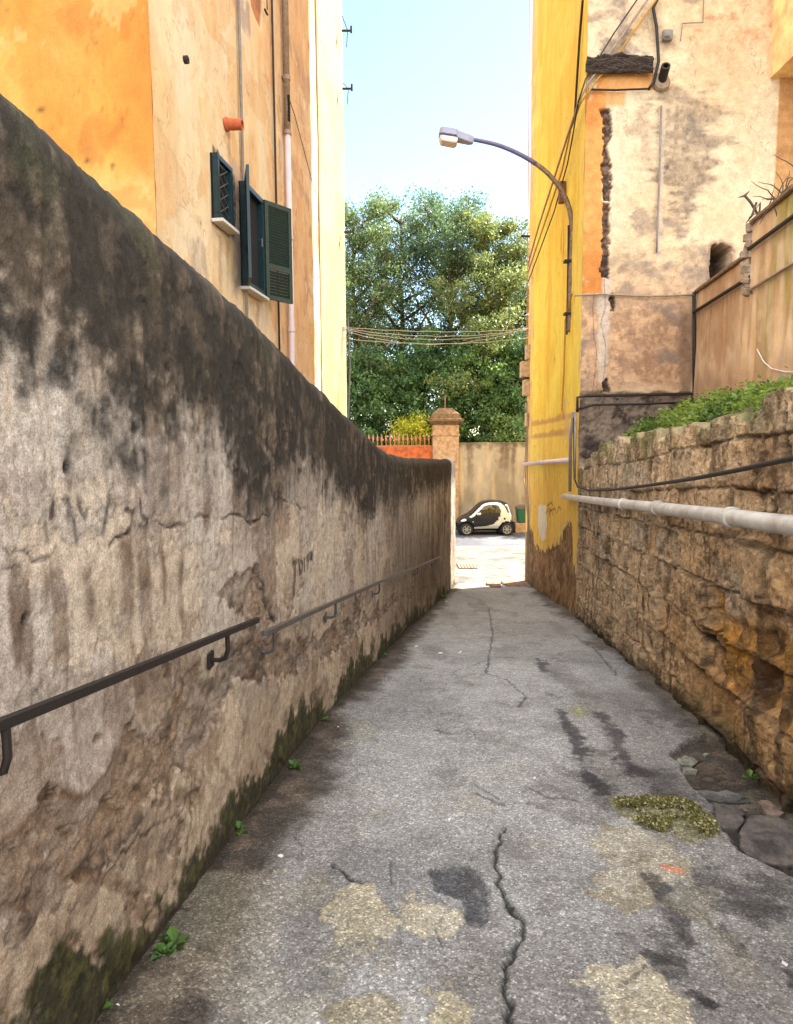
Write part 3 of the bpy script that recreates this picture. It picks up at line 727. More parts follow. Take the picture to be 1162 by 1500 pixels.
    # moss: foot and top edge
    col = mix(col, C(60, 58, 24), ss(.32, .05, tt + .15 * n1 + .1 * n2) * .75 * ss(-.3, .4, n1 + .3))
    col = mix(col, C(40, 34, 26), ss(.16, .02, tt + .05 * n2) * .8)
    dtp = HR(A) - B
    col = mix(col, C(92, 92, 48), ss(.22, .0, dtp + .1 * n2) * ss(.0, .5, n1 + .25) * .6)
    col = mix(col, C(92, 90, 50), ss(.2, .6, fbm(A * 2, B * 2, 211)) * farm * ss(1.2, 1.7, tt) * .6)
    disp *= ss(YC, YC - .25, A) * .85 + .15
    P = np.stack([XR(A) - disp, A, B], -1)
    # top cap running back onto the terrace
    back = np.linspace(.06, .5, 8)
    cap = np.stack([np.stack([P[:, -1, 0] + b, P[:, -1, 1], P[:, -1, 2] + .01 + .02 * fbm(Y * 5, Y * 0 + b * 6, 3) - (.1 if b > .45 else 0)], -1) for b in back], 1)
    P = np.concatenate([P, cap], 1)
    cc = mix(C(150, 132, 100), C(90, 88, 52), ss(-.3, .4, fbm(P[:, nT:, 1] * 3, P[:, nT:, 0] * 3, 17)))
    col = np.concatenate([col, cc], 1)
    o = new_obj('stone_wall', grid_mesh('stone_wall', P, col, flip=True), None, M['tufa'])
    tag(o, 'golden brown tufa block retaining wall along the right of the alley, eroded hollows low down', 'wall')
build_tufa()

# ------------------------------------------------------------------ terrace
XT0 = hitF(1018, 500)[0]
TWX = lambda Y: XT0 - .13 * (YC - np.asarray(Y))     # face of the upper terrace wall
def build_terrace():
    Y = np.linspace(-4, YC + .02, 120); u = np.linspace(0, 1, 30)
    x0 = XR(Y) + .35; x1 = np.maximum(TWX(Y) + .05, x0 + .2)
    A = x0[:, None] + (x1 - x0)[:, None] * u; B = np.repeat(Y[:, None], 30, 1)
    zt = HR(Y)[:, None] - .03 + u[None] * (np.interp(Y, [4, 8.6, YC], [2.35, 2.36, 2.22]) - HR(Y) + .0)[:, None] + .05 * fbm(A * 2, B * 2, 3)
    o = new_obj('terrace_soil', grid_mesh('terrace_soil', np.stack([A, B, zt], -1), None, flip=True), None, M['soil'])
    tag(o, kind='structure')
    return lambda a, b: np.interp(b, Y, HR(Y)) - .03 + np.clip((a - (XR(b) + .35)) / np.maximum(TWX(b) - XR(b) - .35, .2), 0, 1) * (np.interp(b, [4, 8.6, YC], [2.35, 2.36, 2.22]) - HR(b))
TZ = build_terrace()

def weed_mass(n, yr, size, cols, hmax, seed, ur=(0.0, .95), dens=None):
    g = np.random.default_rng(seed)
    b = g.uniform(*yr, n); u = g.uniform(*ur, n)
    a = XR(b) + .2 + u * np.maximum(TWX(b) - XR(b) - .2, .15)
    keep = fbm(a * 2.6, b * 2.0, seed, 3) > .02 + .25 * g.random(n)
    a, b = a[keep], b[keep]; n = len(a)
    hh = hmax * (.35 + .65 * np.clip(.5 + fbm(a * 1.3, b * 1.3, seed + 4, 3), 0, 1)) * (.4 + .6 * g.random(n))
    c = np.stack([a, b, TZ(a, b) + hh * g.random(n) ** .6], 1)
    ax = g.normal(size=(n, 3)); ax[:, 2] = np.abs(ax[:, 2]) * .5 + .25; ax /= np.linalg.norm(ax, axis=1)[:, None]
    q = g.normal(size=(n, 3)); bx = np.cross(ax, q); bx /= np.linalg.norm(bx, axis=1)[:, None]
    s = (size * (.5 + g.random(n)))[:, None]
    V = np.stack([c, c + ax * s * .5 + bx * s * .22, c + ax * s - np.array([0, 0, .15]) * s, c + ax * s * .5 - bx * s * .22], 1).reshape(-1, 3)
    w = np.clip(.5 + .9 * fbm(a * 2, b * 2, seed + 9, 3) + .5 * (g.random(n) - .5), 0, 1)
    return V, np.arange(4 * n).reshape(n, 4), np.repeat(mix(cols[0], cols[1], w), 4, 0)
V, Q, cc = weed_mass(26000, (4.5, YC - .1), .06, (C(44, 72, 26), C(130, 152, 66)), .36, 5, (.05, .9))
tag(new_obj('terrace_weeds', np_mesh('terrace_weeds', V, Q, cc, False), None, M['weed']), kind='stuff')

# ------------------------------------------------------------------ upper terrace wall
def build_terrace_wall():
    ys = float(surf_hit(1108, 340, TWX, 2, YC)[1])
    t = thing('terrace_wall', (TWX(8.), 8., TZ(5., 8.)), 'orange plaster wall of the upper terrace, streaked green at its near end', 'wall')
    secs = [(ys, YC - .01, at_Y(1018, 430, YC)[2], 0.0, 'far'), (2.0, ys, surf_hit(1112, 326, TWX, 2, YC)[2], -.05, 'near')]
    for y0, y1, zt, xo, nm in secs:
        Y = np.linspace(y0, y1, 260); Z = np.linspace(1.6, zt, 170)
        A, B = np.meshgrid(Y, Z, indexing='ij')
        st = fbs(A * 2.6, B * .4, 11, 4); st2 = fbs(A * 9, B * .9, 15, 3); n1 = fbm(A * 1.2, B * 1.2, 19, 5); n2 = fbm(A * 6, B * 6, 29, 4)
        col = mix(C(200, 170, 134), C(176, 140, 104), ss(-.5, .6, n1 + .4 * st + .3 * n2))
        col = mix(col, C(168, 122, 80), ss(.2, .8, st2 + .3 * n1) * .5)
        col = mix(col, C(226, 186, 132), ss(.2, .8, -st + .3 * n2) * .4)
        g = ss(ys + .3, ys - 1.4, A + .5 * st)
        col = mix(col, C(140, 128, 46), np.clip(g * ss(-.1, .5, st + .3 * n1 + .25) * .85, 0, 1))
        col = mix(col, C(92, 84, 40), np.clip(g * ss(.25, .7, st + .3 * st2) * .6, 0, 1))
        col = mix(col, C(150, 112, 84), ss(2.9, 2.4, B + .3 * n1) * .6)
        col = mix(col, C(130, 92, 66), ss(zt - .55, zt - .35, B + .1 * st2) * ss(zt - .2, zt - .5, B) * .35)
        P = np.stack([TWX(A) + xo + .012 * n1 + .004 * n2, A, B], -1)
        new_obj('wall_panel', grid_mesh('wall_panel', P, col, flip=True), t, M['facade'])
        m = MB(); c0 = np.array([TWX(y0) + xo + .1, y0, zt]); c1 = np.array([TWX(y1) + xo + .1, y1, zt])
        d = c1 - c0; Ln = np.linalg.norm(d); d /= Ln
        m.box((c0 + c1) / 2 + [0, 0, .03], (Ln, .3, .06), (d, np.cross([0, 0, 1], d), [0, 0, 1]))
        m.build('coping', plain('coping_stone', C(132, 104, 78), .9, 0, .35, 12, .006, dirt=C(84, 66, 48)), t, bevel=.012)
        r = MB().tube([(TWX(y) + xo - .05, y, zt - .33) for y in np.linspace(y0, y1 - .02, 6)], .028, 10)
        r.build('pipe', M['iron'], t, smooth=True)
    p0 = surf_hit(1108, 425, TWX, 2, YC); 
    MB().tube([p0 + [-.06, 0, -.05], p0 + [-.09, 0, 0], (TWX(p0[1] - 1.2) - .09, p0[1] - 1.2, p0[2] + .02), (TWX(3.) - .09, 3., p0[2] + .05)], .02, 8).build('pipe', M['oldpipe'], t, smooth=True)
    # broken masonry end between the two heights
    zt0, zt1 = secs[0][2], secs[1][2]
    g = np.random.default_rng(3); mb = MB()
    for i in range(46):
        z = g.uniform(zt0 - .55, zt1 + .05); w = (g.random() ** 2) * .16
        mb.box((TWX(ys) - .03 + g.uniform(-.05, .06), ys + .05 + w * .6, z), g.uniform(.04, .13, 3), Matrix.Rotation(g.uniform(0, 3), 3, 'Z') @ Matrix.Rotation(g.uniform(-.6, .6), 3, 'X'))
    mb.build('broken_masonry', M['oldpipe'], t, bevel=.008, seg=1)
    # thin pale hose dangling over the green stains
    return t, ys, zt0, zt1
TWt, TWys, TWz0, TWz1 = build_terrace_wall()

# dry vine on the coping
vb = MB(); g = np.random.default_rng(8)
for i in range(26):
    y = g.uniform(TWys - 1.6, TWys + .1); b = np.array([TWX(y) - .02 + g.uniform(-.02, .12), y, TWz1 + .06])
    pts = [b]
    d = np.array([g.uniform(-.4, .1), g.uniform(-.3, .5), g.uniform(.1, .7)])
    for k in range(6):
        d = d + g.normal(size=3) * .35 + [0, 0, -.08]; pts.append(pts[-1] + d / np.linalg.norm(d) * g.uniform(.04, .1))
    vb.tube(pts, list(np.linspace(.011, .003, len(pts))), 5)
q = surf_hit(1112, 326, TWX, 2, YC)
for pts in ([(0, 0, .02), (-.12, .02, .22), (-.2, .02, .30), (-.30, 0, .27)], [(-.2, .02, .30), (-.14, .02, .36)], [(0, 0, .02), (-.02, -.05, .18), (-.1, 0, .05)], [(-.05, 0, .2), (-.12, -.04, .02), (-.2, -.05, -.08)]):
    vb.tube([q + np.array(p_) + [0, 0, .06] for p_ in pts], [.018] * (len(pts) - 1) + [.005], 5)
tag(vb.build('dry_vine', M['bark']), 'dry leafless vine sprawling over the coping of the terrace wall', 'plant')
ph = [surf_hit(*k, TWX, 2, YC) + [-.08, 0, 0] for k in [(1118, 512), (1128, 530), (1140, 540), (1162, 545), (1190, 545)]]
tag(MB().tube(ph, .008, 6).build('hose', M['marble']), 'thin pale hose looping against the green stained terrace wall', 'hose')

# ================================================================== RIGHT BUILDING
TOPR = 24.0
bR = thing('apartment_building', (XC, YC, GZ(YC)), 'bright yellow apartment block on the right with a patchy peach plaster end wall', 'building')

def fp(pts): return [(p_[0], p_[2]) for p_ in (hitF(*q) for q in pts)]
def build_front():
    x0, x1 = XC, XC + 20.0
    X = np.concatenate([np.linspace(x0, x0 + 4.2, 330), np.linspace(x0 + 4.25, x1, 60)])
    Z = np.concatenate([np.linspace(.6, 11.2, 760), np.linspace(11.3, TOPR, 20)])
    A, B = np.meshgrid(X, Z, indexing='ij')
    n1 = fbm(A * .9, B * .9, 3, 5); n2 = fbm(A * 4, B * 4, 13, 5, .6); n3 = fbm(A * 14, B * 14, 23, 4, .6)
    sh = fbm(A * 1.5, B * 5, 33, 5, .6); stv = fbs(A * 5, B * .4, 43, 4)
    wA = A + .06 * n2; wB = B + .06 * fbm(A * 4, B * 4, 53)
    col = mix(C(240, 216, 178), C(230, 198, 156), ss(-.5, .6, n1))
    zz = lambda y: hitF(900, y)[2]
    xx = lambda x: hitF(x, 400)[0]
    # left, paler and lower, browner
    col = mix(col, C(236, 214, 182), ss(xx(960), xx(900), A + .2 * n1) * ss(zz(420), zz(250), B) * .6)
    lowm = ss(zz(350), zz(450), -B * -1 * 0 + B) if False else ss(zz(330), zz(470), B + .35 * n1)
    col = mix(col, mix(C(224, 178, 134), C(172, 132, 100), ss(-.3, .7, .6 * n2 + .5 * n1 + .6 * n3)), lowm * .9); col = mix(col, C(236, 204, 166), lowm * ss(.2, .7, -n1 + .4 * n3) * .6)
    # dark mould blotches along the conduit, with sideways fraying
    def blotch(poly, c, amt, soft=.12, k=.22):
        nonlocal col
        sd = sdpoly(wA, wB, fp(poly)) + k * sh + .08 * n2
        col = mix(col, c, ss(-soft, soft, sd) * amt * (.75 + .35 * np.clip(n3, -1, 1)))
    blotch([(975, 120), (1045, 130), (1050, 180), (1040, 230), (1035, 290), (1025, 330), (1000, 345), (975, 300), (968, 200)], C(112, 98, 88), .85, .16, .36)
    blotch([(975, 235), (1030, 240), (1030, 300), (980, 300)], C(100, 86, 76), .55, .15, .34)
    blotch([(935, 150), (955, 150), (955, 245), (940, 250)], C(150, 128, 108), .6, .1, .25)
    blotch([(900, 360), (940, 350), (945, 400), (905, 400)], C(160, 134, 110), .6, .15, .3)
    blotch([(990, 350), (1060, 350), (1050, 420), (1000, 430)], C(150, 126, 104), .65, .15, .35)
    blotch([(905, 0), (920, 0), (918, 60), (945, 80), (905, 85)], C(140, 124, 120), .7, .04, .06)
    blotch([(940, 20), (965, 15), (975, 60), (945, 75)], C(176, 146, 118), .6, .1, .15)
    blotch([(965, 45), (995, 40), (998, 75), (970, 78)], C(158, 138, 116), .6, .08, .1)
    blotch([(865, 450), (880, 445), (880, 570), (862, 570)], C(166, 136, 116), .7, .1, .2)
    blotch([(930, 470), (990, 460), (990, 560), (920, 565)], C(170, 130, 98), .6, .2, .4)
    gs = ss(.25, .7, fbm(A * 1.6, B * 2.2, 871, 5, .62) + .25 * sh) * ss(xx(1075), xx(1000), A + .3 * n1); col = mix(col, C(138, 122, 110), gs * .65)
    # reddish scars in the upper right
    col = mix(col, C(222, 156, 112), ss(.35, .7, fbm(A * 2.2, B * 4, 63, 5, .6)) * ss(xx(985), xx(1010), A) * ss(zz(90), zz(50), B) * .55)
    col = mix(col, C(224, 168, 122), ss(.3, .1, np.abs(A - xx(1128)) + .12 * n2) * ss(zz(130), zz(80), B) * .6)
    # orange strip by the corner
    om = ss(xx(886), xx(882), A + .05 * n2) * ss(zz(433), zz(428), B + .02 * n2) * ss(zz(103), zz(112), B)
    om = np.maximum(om, ss(xx(953), xx(949), A + .03 * n2) * ss(zz(133), zz(131), B) * ss(zz(104), zz(108), B) * .9)
    om = np.maximum(om, ss(xx(912), xx(906), A + .04 * n2) * ss(zz(160), zz(150), B) * ss(zz(133), zz(134), B) * .8)
    
    # conduit groove filled with pale cement
    col = mix(col, C(214, 196, 174), ss(.055, .03, np.abs(A - xx(964)) + .015 * n2) * ss(zz(385), zz(375), B) * ss(zz(150), zz(160), B) * .75)
    # white repaired seam
    seam = sdpoly(A + .02 * n2, B, fp([(878, 405), (896, 405), (894, 470), (888, 560), (880, 565), (876, 560), (876, 480)]))
    col = mix(col, C(218, 198, 176), ss(-.03, .03, seam + .03 * n3 + .02 * n2) * .8)
    disp = .012 * n1 + .004 * n2 + .0015 * n3
    crk = np.exp(-(dpoly(A + .015 * n2, B + .02 * n2, fp([(885, 405), (886, 450), (880, 475), (888, 510), (884, 560)])) / .006) ** 2)
    crk = np.maximum(crk, np.exp(-(dpoly(A + .015 * n2, B + .02 * n2, fp([(872, 410), (868, 470), (874, 520), (868, 575)])) / .006) ** 2))
    col = mix(col, C(70, 54, 46), crk * .8)
    col, lay = layers(A, B, col, 801, 1.1, (C(236, 200, 158), C(214, 170, 128)), .2, .25, (.3, .5)); disp += lay
    rd = 1 - np.abs(fbm(A * 1.1, B * .8, 841, 5, .6)); col = mix(col, C(140, 104, 80), ss(.985, 1, rd) * .5)
    col = mix(col, mix(C(232, 158, 74), C(214, 130, 52), ss(-.4, .5, n1 + .4 * n2)), om * .9 * ss(.75, .45, fbm(A * 3, B * 2, 861, 5, .6)))
    # open vertical chases showing dark brick
    for pl in ([(884, 157), (895, 157), (899, 170), (898, 200), (893, 212), (896, 240), (896, 294), (884, 294), (883, 250), (886, 212), (883, 180)], [(883, 297), (895, 297), (894, 350), (895, 406), (883, 406)],
               [(893, 430), (901, 435), (900, 456), (893, 456)], [(882, 560), (890, 553), (893, 577), (880, 577)]):
        sd = sdpoly(A + .05 * n2 + .03 * n3, B + .04 * n2, fp(pl)); m = ss(-.006, .012, sd)
        col = mix(col, mix(C(124, 92, 74), C(58, 44, 38), ss(-.35, .35, fbm(A * 9, B * 16, 851, 3, .6))), m * .95); disp -= m * (.07 + .03 * n3)
    # shabby rubble foot
    rub = ss(zz(572), zz(582), B + .03 * n2) 
    rc = mix(C(136, 118, 102), C(62, 52, 46), ss(-.25, .5, n2 + .5 * n1 + .3 * n3)); rc = mix(rc, C(176, 150, 126), ss(.35, .8, -n2 + .6 * n1) * .7)
    col = mix(col, rc, rub * .95); disp += rub * (.05 * n2 + .06 * n1 - .02)
    # browner strip by the terrace wall
    col = mix(col, C(126, 98, 76), ss(.22, .05, np.abs(A - xx(1010)) + .08 * n2) * ss(zz(430), zz(470), B) * .7)
    # under the projecting bay: darker ochre tone, slightly proud
    ub = ss(xx(1127), xx(1129), A) * ss(zz(114), zz(117), B)
    col = mix(col, mix(C(214, 158, 96), C(190, 134, 78), ss(-.4, .6, fbm(A * .8, B * 3, 83))), ub * .9); disp += ub * .03
    hp = fp([(1042, 425), (1041, 390), (1043, 360), (1047, 357), (1051, 361), (1056, 356), (1062, 360), (1070, 361), (1072, 380), (1072, 425)])
    hsd = sdpoly(A + .02 * n2 + .012 * n3, B + .02 * n2, hp); hm = ss(-.008, .008, hsd)
    rim = np.exp(-((hsd + .03) / .04) ** 2); col = mix(col, C(150, 122, 100), rim * .6); disp += rim * .012 * n3
    col = mix(col, C(60, 46, 40), hm * .95); disp -= hm * .65
    P = np.stack([A, YC - disp, B], -1)
    new_obj('end_wall', grid_mesh('end_wall', P, col * .76, flip=False), bR, M['facade2'])
build_front()

def yp(pts): return [(p_[1], p_[2]) for p_ in (hitR(*q) for q in pts)]
def build_yellow():
    Y = np.linspace(YC, YB, 330); Z = np.concatenate([np.linspace(-2.55, 11.5, 700), np.linspace(11.6, TOPR, 16)])
    A, B = np.meshgrid(Y, Z, indexing='ij')
    n1 = fbm(A * .8, B * .8, 103, 5); n2 = fbm(A * 4, B * 4, 113, 5, .6); n3 = fbm(A * 14, B * 14, 123, 4, .6); stv = fbs(A * 2.2, B * .25, 133, 4); st2 = fbs(A * 8, B * .5, 137, 3)
    zq = lambda y, x=800: hitR(x, y)[2]; yq = lambda x, y=600: hitR(x, y)[1]
    col = mix(C(242, 216, 88), C(238, 204, 74), ss(-.5, .6, n1 + .5 * stv))
    col = mix(col, C(232, 176, 62), ss(.25, .8, stv + .4 * st2) * .5)
    col = mix(col, C(230, 172, 66), ss(zq(300), zq(100), B) * .35)
    # paler band low down, then orange
    col = mix(col, C(238, 196, 92), ss(zq(605), zq(615), B + .05 * n2) * .55)
    col = mix(col, C(230, 176, 76), ss(zq(690), zq(720), B + .15 * n2) * .5)
    # painted-over beam line with scars
    for py0, py1 in ((622, 608), (640, 631)):
        d = dpoly(A, B + .03 * n2, yp([(776, py0), (838, py1)])); col = mix(col, C(188, 140, 84), ss(.10, .03, d + .04 * n2) * .75)
    col = mix(col, C(210, 178, 120), ss(.35, .1, dpoly(A, B, yp([(828, 600), (834, 650)])) + .15 * n2) * .7)
    col = mix(col, C(196, 132, 72), ss(.4, .8, st2 + .4 * n2) * ss(yq(845), yq(838), A) * .0)
    # pinkish peeled strip by the street corner
    pk = ss(yq(781), yq(778), A + .15 * n2)
    col = mix(col, mix(C(232, 190, 120), C(206, 160, 118), ss(-.3, .5, n2 + .4 * st2)), pk * .85)
    # rusty drips
    for x, y0, y1 in ((826, 320, 380), (823, 340, 372), (800, 690, 710)):
        d = np.abs(A - yq(x, (y0 + y1) / 2) + .02 * n2); col = mix(col, C(190, 120, 50), ss(.09, .02, d) * ss(zq(y1, x) - .1, zq(y1, x) + .1, B) * ss(zq(y0, x) + .1, zq(y0, x) - .1, B) * .7)
    # peel: bare stone foot
    edge = yp([(768, 800), (782, 800), (788, 812), (798, 806), (806, 815), (812, 795), (822, 790), (826, 770), (836, 765), (842, 770), (846, 840), (900, 860), (900, 1000), (700, 1000), (700, 800)])
    # strip of paint surviving next to the corner
    foot = np.interp(A, [yq(846, 800), yq(840, 800), yq(838, 790), yq(830, 780), yq(824, 780), yq(812, 790), yq(800, 805), yq(784, 803), yq(776, 795), YB],
                     [hitR(846, 835)[2], hitR(840, 835)[2], hitR(837, 765)[2], hitR(830, 765)[2], hitR(824, 785)[2], hitR(812, 800)[2], hitR(800, 810)[2], hitR(784, 800)[2], hitR(776, 770)[2], -1.0])
    pm = ss(.012, -.012, B - foot - .10 * st2 - .09 * n2 - .04 * n3)
    near_edge = ss(.14, .0, np.abs(B - foot - .16 * st2))
    col = mix(col, C(234, 206, 160), near_edge * (1 - pm) * .6)
    sc = mix(C(150, 116, 80), C(112, 84, 58), ss(-.3, .5, n2 + .5 * n1)); sc = mix(sc, C(178, 146, 106), ss(.2, .7, n3 - .4 * n2) * .6); sc = mix(sc, C(70, 54, 40), ss(.3, .8, .5 * st2 + .5 * n3 + .4 * n2) * .7)
    sc = mix(sc, C(56, 48, 30), ss(-1.75, -2.3, B + .2 * n1) * .7)
    col = mix(col, sc, pm * .96)
    col2, lay = layers(A, B, col, 901, .8, (C(240, 212, 104), C(224, 180, 66)), .5, .2, (.25, .45)); col = mix(col, col2, 1 - pm); rd = 1 - np.abs(fbm(A * .7, B * .45, 941, 5, .6)); col = mix(col, C(150, 110, 46), ss(.988, 1, rd) * .5 * (1 - pm)); gr = ss(.35, .8, st2 + .4 * n3) * ss(zq(560), zq(760), B); col = mix(col, C(170, 124, 64), gr * .2 * (1 - pm))
    ch = ss(.0, .14, .16 - (A - YC) * 1.2 + .25 * fbm(A * 9, B * 5, 951, 4, .6)) * ss(.1, .4, fbm(A * 3, B * 2.2, 961, 4)); col = mix(col, C(206, 178, 140), ch * .8 * (1 - pm))
    # white remains of a bill
    wm = ss(-.01, .02, sdpoly(A + .05 * n2, B + .05 * n2, yp([(789, 742), (800, 738), (802, 770), (799, 790), (792, 792), (788, 770)])))
    col = mix(col, C(236, 226, 206), wm * .85)
    for st_ in ([(800, 752), (804, 744), (807, 748), (805, 753)], [(806, 757), (804, 749), (808, 747)], [(810, 755), (808, 747), (812, 745)], [(814, 752), (812, 744)], [(816, 750), (818, 742), (821, 746)], [(802, 741), (808, 736), (810, 741)]):
        col = mix(col, C(120, 92, 52), ss(.035, .012, dpoly(A, B, yp(st_))) * .75)
    disp = .015 * n1 + .004 * n2 - pm * (.03 - .015 * n2)
    P = np.stack([XR(A) - disp, A, B], -1)
    new_obj('alley_wall', grid_mesh('alley_wall', P, col * .9, flip=True), bR, M['facade'])
    # street face and roof to close the block
    m = MB(); xe = XC + 20.5; xb = float(XR(YB))
    m.add([(xb, YB, -2.6), (xe, YB + .3, -2.6), (xe, YB + .3, TOPR), (xb, YB, TOPR)], [(0, 1, 2, 3)])
    m.add([(XC, YC, TOPR), (XC + 20.0, YC, TOPR), (xe, YB + .3, TOPR), (xb, YB, TOPR)], [(0, 1, 2, 3)])
    m.add([(XC + 20.0, YC, -1), (xe, YB + .3, -2.6), (xe, YB + .3, TOPR), (XC + 20.0, YC, TOPR)], [(0, 1, 2, 3)])
    m.build('street_wall', plain('yellow_street_paint', C(232, 196, 110), .9, 0, .15, 3, .004), bR)
build_yellow()

# projecting bay, upper right
xb_ = hitF(1128, 115)[0]; zb_ = hitF(1128, 115)[2]
MB().box((xb_ + 2.5, YC - 1.6, (zb_ + TOPR) / 2), (5.0, 3.3, TOPR - zb_)).build('bay', plain('cream_render', C(240, 212, 144), .9, 0, .14, 2.5, .006, dirt=C(222, 166, 116)), bR)
# rotten wooden lintel stub
def fz(px, py, off=0.06): return hitF(px, py, off)
lb = MB(); g = np.random.default_rng(2)
a = fz(858, 96); b = fz(955, 96); hgt = fz(900, 85)[2] - fz(900, 107)[2]
for i in range(60):
    z = g.uniform(-.5, .5) * hgt * .95; dx0 = g.uniform(0, .35) * (g.random() < .7); dx1 = g.uniform(0, .3) * (g.random() < .6)
    P = [(a[0] + dx0 + (b[0] - a[0] - dx0 - dx1) * t_, a[1] - .03 + g.uniform(-.05, .03), a[2] + z + .035 * math.sin(t_ * (5 + 4 * g.random()) + i)) for t_ in np.linspace(0, 1, 8)]
    lb.tube(P, list(g.uniform(.008, .034, 8)), 5)
lb.build('rotten_lintel', M['wood'], bR)
MB().tube([fz(862, 131), fz(900, 132), fz(952, 130)], .016, 6).build('iron_bar', M['iron'], bR)
# vent stub with cement collar
v = fz(969, 118, .02)
MB().lathe([(0, .0), (.16, .0), (.13, .05), (.09, .06), (0, .06)], v + [0, 0, -.03], (0, -1, 0), 9).build('cement_collar', M['oldpipe'], bR)
MB().lathe([(.055, 0), (.075, .0), (.075, .26), (.05, .26), (.05, .03), (0, .03)], v + [0, -.03, .0], (-.1, -.8, .35), 14).build('vent_pipe', M['iron'], bR, smooth=False)
MB().box(fz(978, 52), (.16, .08, .16)).box(fz(978, 52, .11), (.09, .04, .05)).build('junction_box', M['greypipe'], bR, bevel=.01)
MB().tube([fz(969, 155), fz(966, 260), fz(963, 340), fz(962, 370)], .018, 8).build('conduit', M['greypipe'], bR, smooth=True)
MB().tube([fz(1031, 0), fz(1030, 33), fz(1000, 34), fz(997, 60)], .01, 6).build('conduit', M['greypipe'], bR)
MB().tube([fz(842, 433), fz(880, 431), fz(950, 434), fz(1016, 432)], .016, 8).build('conduit', M['oldpipe'], bR, smooth=True)
MB().tube([fz(846, 604, .1), fz(846, 582, .1), fz(860, 580, .1), fz(1014, 577, .1), fz(1015, 600, .1)], .026, 8).build('pipe', M['iron'], bR, smooth=True)
MB().tube([fz(844, 600, .14), fz(870, 593, .14), fz(940, 592, .14), fz(1012, 589, .14)], .02, 8).build('pipe', M['iron'], bR, smooth=True)
MB().tube([fz(1017, 428, .05), fz(1017, 600, .05)], .03, 8).build('pipe', M['iron'], bR, smooth=True)

# things on the yellow alley wall
def yz(px, py, off=.06): return hitR(px, py) + np.array([-off, 0, 0])
MB().tube([yz(773, 680, .1), yz(800, 677.5, .1), yz(840, 674, .1)], .05, 10).tube([yz(798, 677.7, .1), yz(800, 677.5, .1)], .065, 10).build('pipe', M['palepipe'], bR, smooth=True)
for (x0, y0, x1, y1, d_) in ((768, 507, 779, 528, .10), (764, 530, 776, 553, .22), (767, 557, 778, 580, .16), (772, 605, 779, 625, .08)):
    a, b = hitR(774, y0), hitR(774, y1); yy = hitR(775, 550)[1]
    MB().box((float(XR(yy)) - d_ / 2, yy + (.1 if d_ > .2 else 0), (a[2] + b[2]) / 2), (d_, .3, a[2] - b[2])).build('meter_box', M['boxgrey'], bR, bevel=.012)
MB().box((float(XR(hitR(775, 550)[1])) - .09, hitR(775, 550)[1], (hitR(774, 553)[2] + hitR(774, 557)[2]) / 2), (.16, .25, .06)).build('meter_fitting', M['black'], bR)
c1 = MB()
for k in range(3):
    c1.tube([yz(772 + k * 2, 590 - k, .05), yz(774 + k, 640, .05), yz(770 + k * 2.5, 700, .05), yz(776 + k, 760, .05), yz(774 + k, 840, .05)], .012, 6)
c1.build('wires', M['tancable'], bR)
a = hitR(829, 282); MB().box((a[0] - .08, a[1], a[2]), (.12, .14, .42)).build('switch_box', plain('brown_box', C(110, 72, 44), .7, 0, .3, 18, .002), bR, bevel=.01)
MB().tube([yz(858, 0, .05), yz(853, 60, .05), yz(848.5, 130, .05), yz(846, 170, .05)], .022, 6).build('wires', M['black'], bR)
cw = MB()
cw.tube([yz(842, 430, .05), yz(832, 470, .05), yz(830, 540, .05), yz(827, 600, .05), yz(829, 612, .05)], .018, 6)
cw.build('wires', M['yelcable'], bR)
MB().tube([yz(778, 0, .04), yz(777, 200, .04), yz(775, 400, .04), yz(774, 520, .04)], .016, 6).build('wires', M['yelcable'], bR)
MB().box(yz(776, 346, .1), (.28, .05, .05)).build('bracket', M['iron'], bR)
MB().tube([yz(846, 604, .07), yz(843, 640, .09), yz(842, 720, .09)], .03, 8).tube([fz(843, 604, .16), fz(842, 700, .16)], .02, 8).build('pipe', M['greypipe'], bR, smooth=True)

# ------------------------------------------------------------------ cables, each a thing
cabs = [([(955, -10), (905, 62), (862, 122), (848, 150)], [(838, 200), (815, 270), (795, 330), (779, 385)], .022, 'thick tan cable slanting down the yellow wall from the upper right, leftmost of its bundle', M['oldpipe']),
        ([(968, -10), (912, 70), (868, 126), (850, 152)], [(843, 190), (830, 250), (806, 320), (778, 400)], .017, 'brown cable slanting down the yellow wall, middle of its bundle', M['yelcable']),
        ([(940, -10), (900, 48), (858, 116), (847, 150)], [(846, 200), (838, 240), (818, 310), (779, 412)], .013, 'thin dark cable slanting down the yellow wall, lowest of its bundle', M['black'])]
for a, b, r, lab, mt in cabs:
    P = [fz(x, y, .09) for x, y in a] + [yz(x, y, .09) for x, y in b]
    tag(MB().tube(P, r, 6).build('cable', mt, smooth=True), lab, 'cable', 'cables on the yellow building')
tag(MB().tube([fz(968, -10, .07), fz(957, 12, .07), fz(962, 40, .07), fz(965, 90, .07), fz(958, 120, .07), fz(950, 131, .07)], .026, 6).build('cable', M['black'], smooth=True), 'black cable hanging down the peach end wall beside the vent pipe', 'cable', 'cables on the yellow building')
# black cable along the tufa wall
tag(MB().tube([hitR(x, y) + [-.07, 0, 0] for x, y in [(846, 612), (847, 700), (852, 713), (868, 718), (900, 718), (960, 711), (1030, 701), (1100, 688), (1162, 675), (1230, 662), (1500, 610)]], .016, 8).build('cable', M['iron'], smooth=True), 'dark cable sagging along the tufa wall above the silver pipe', 'cable')
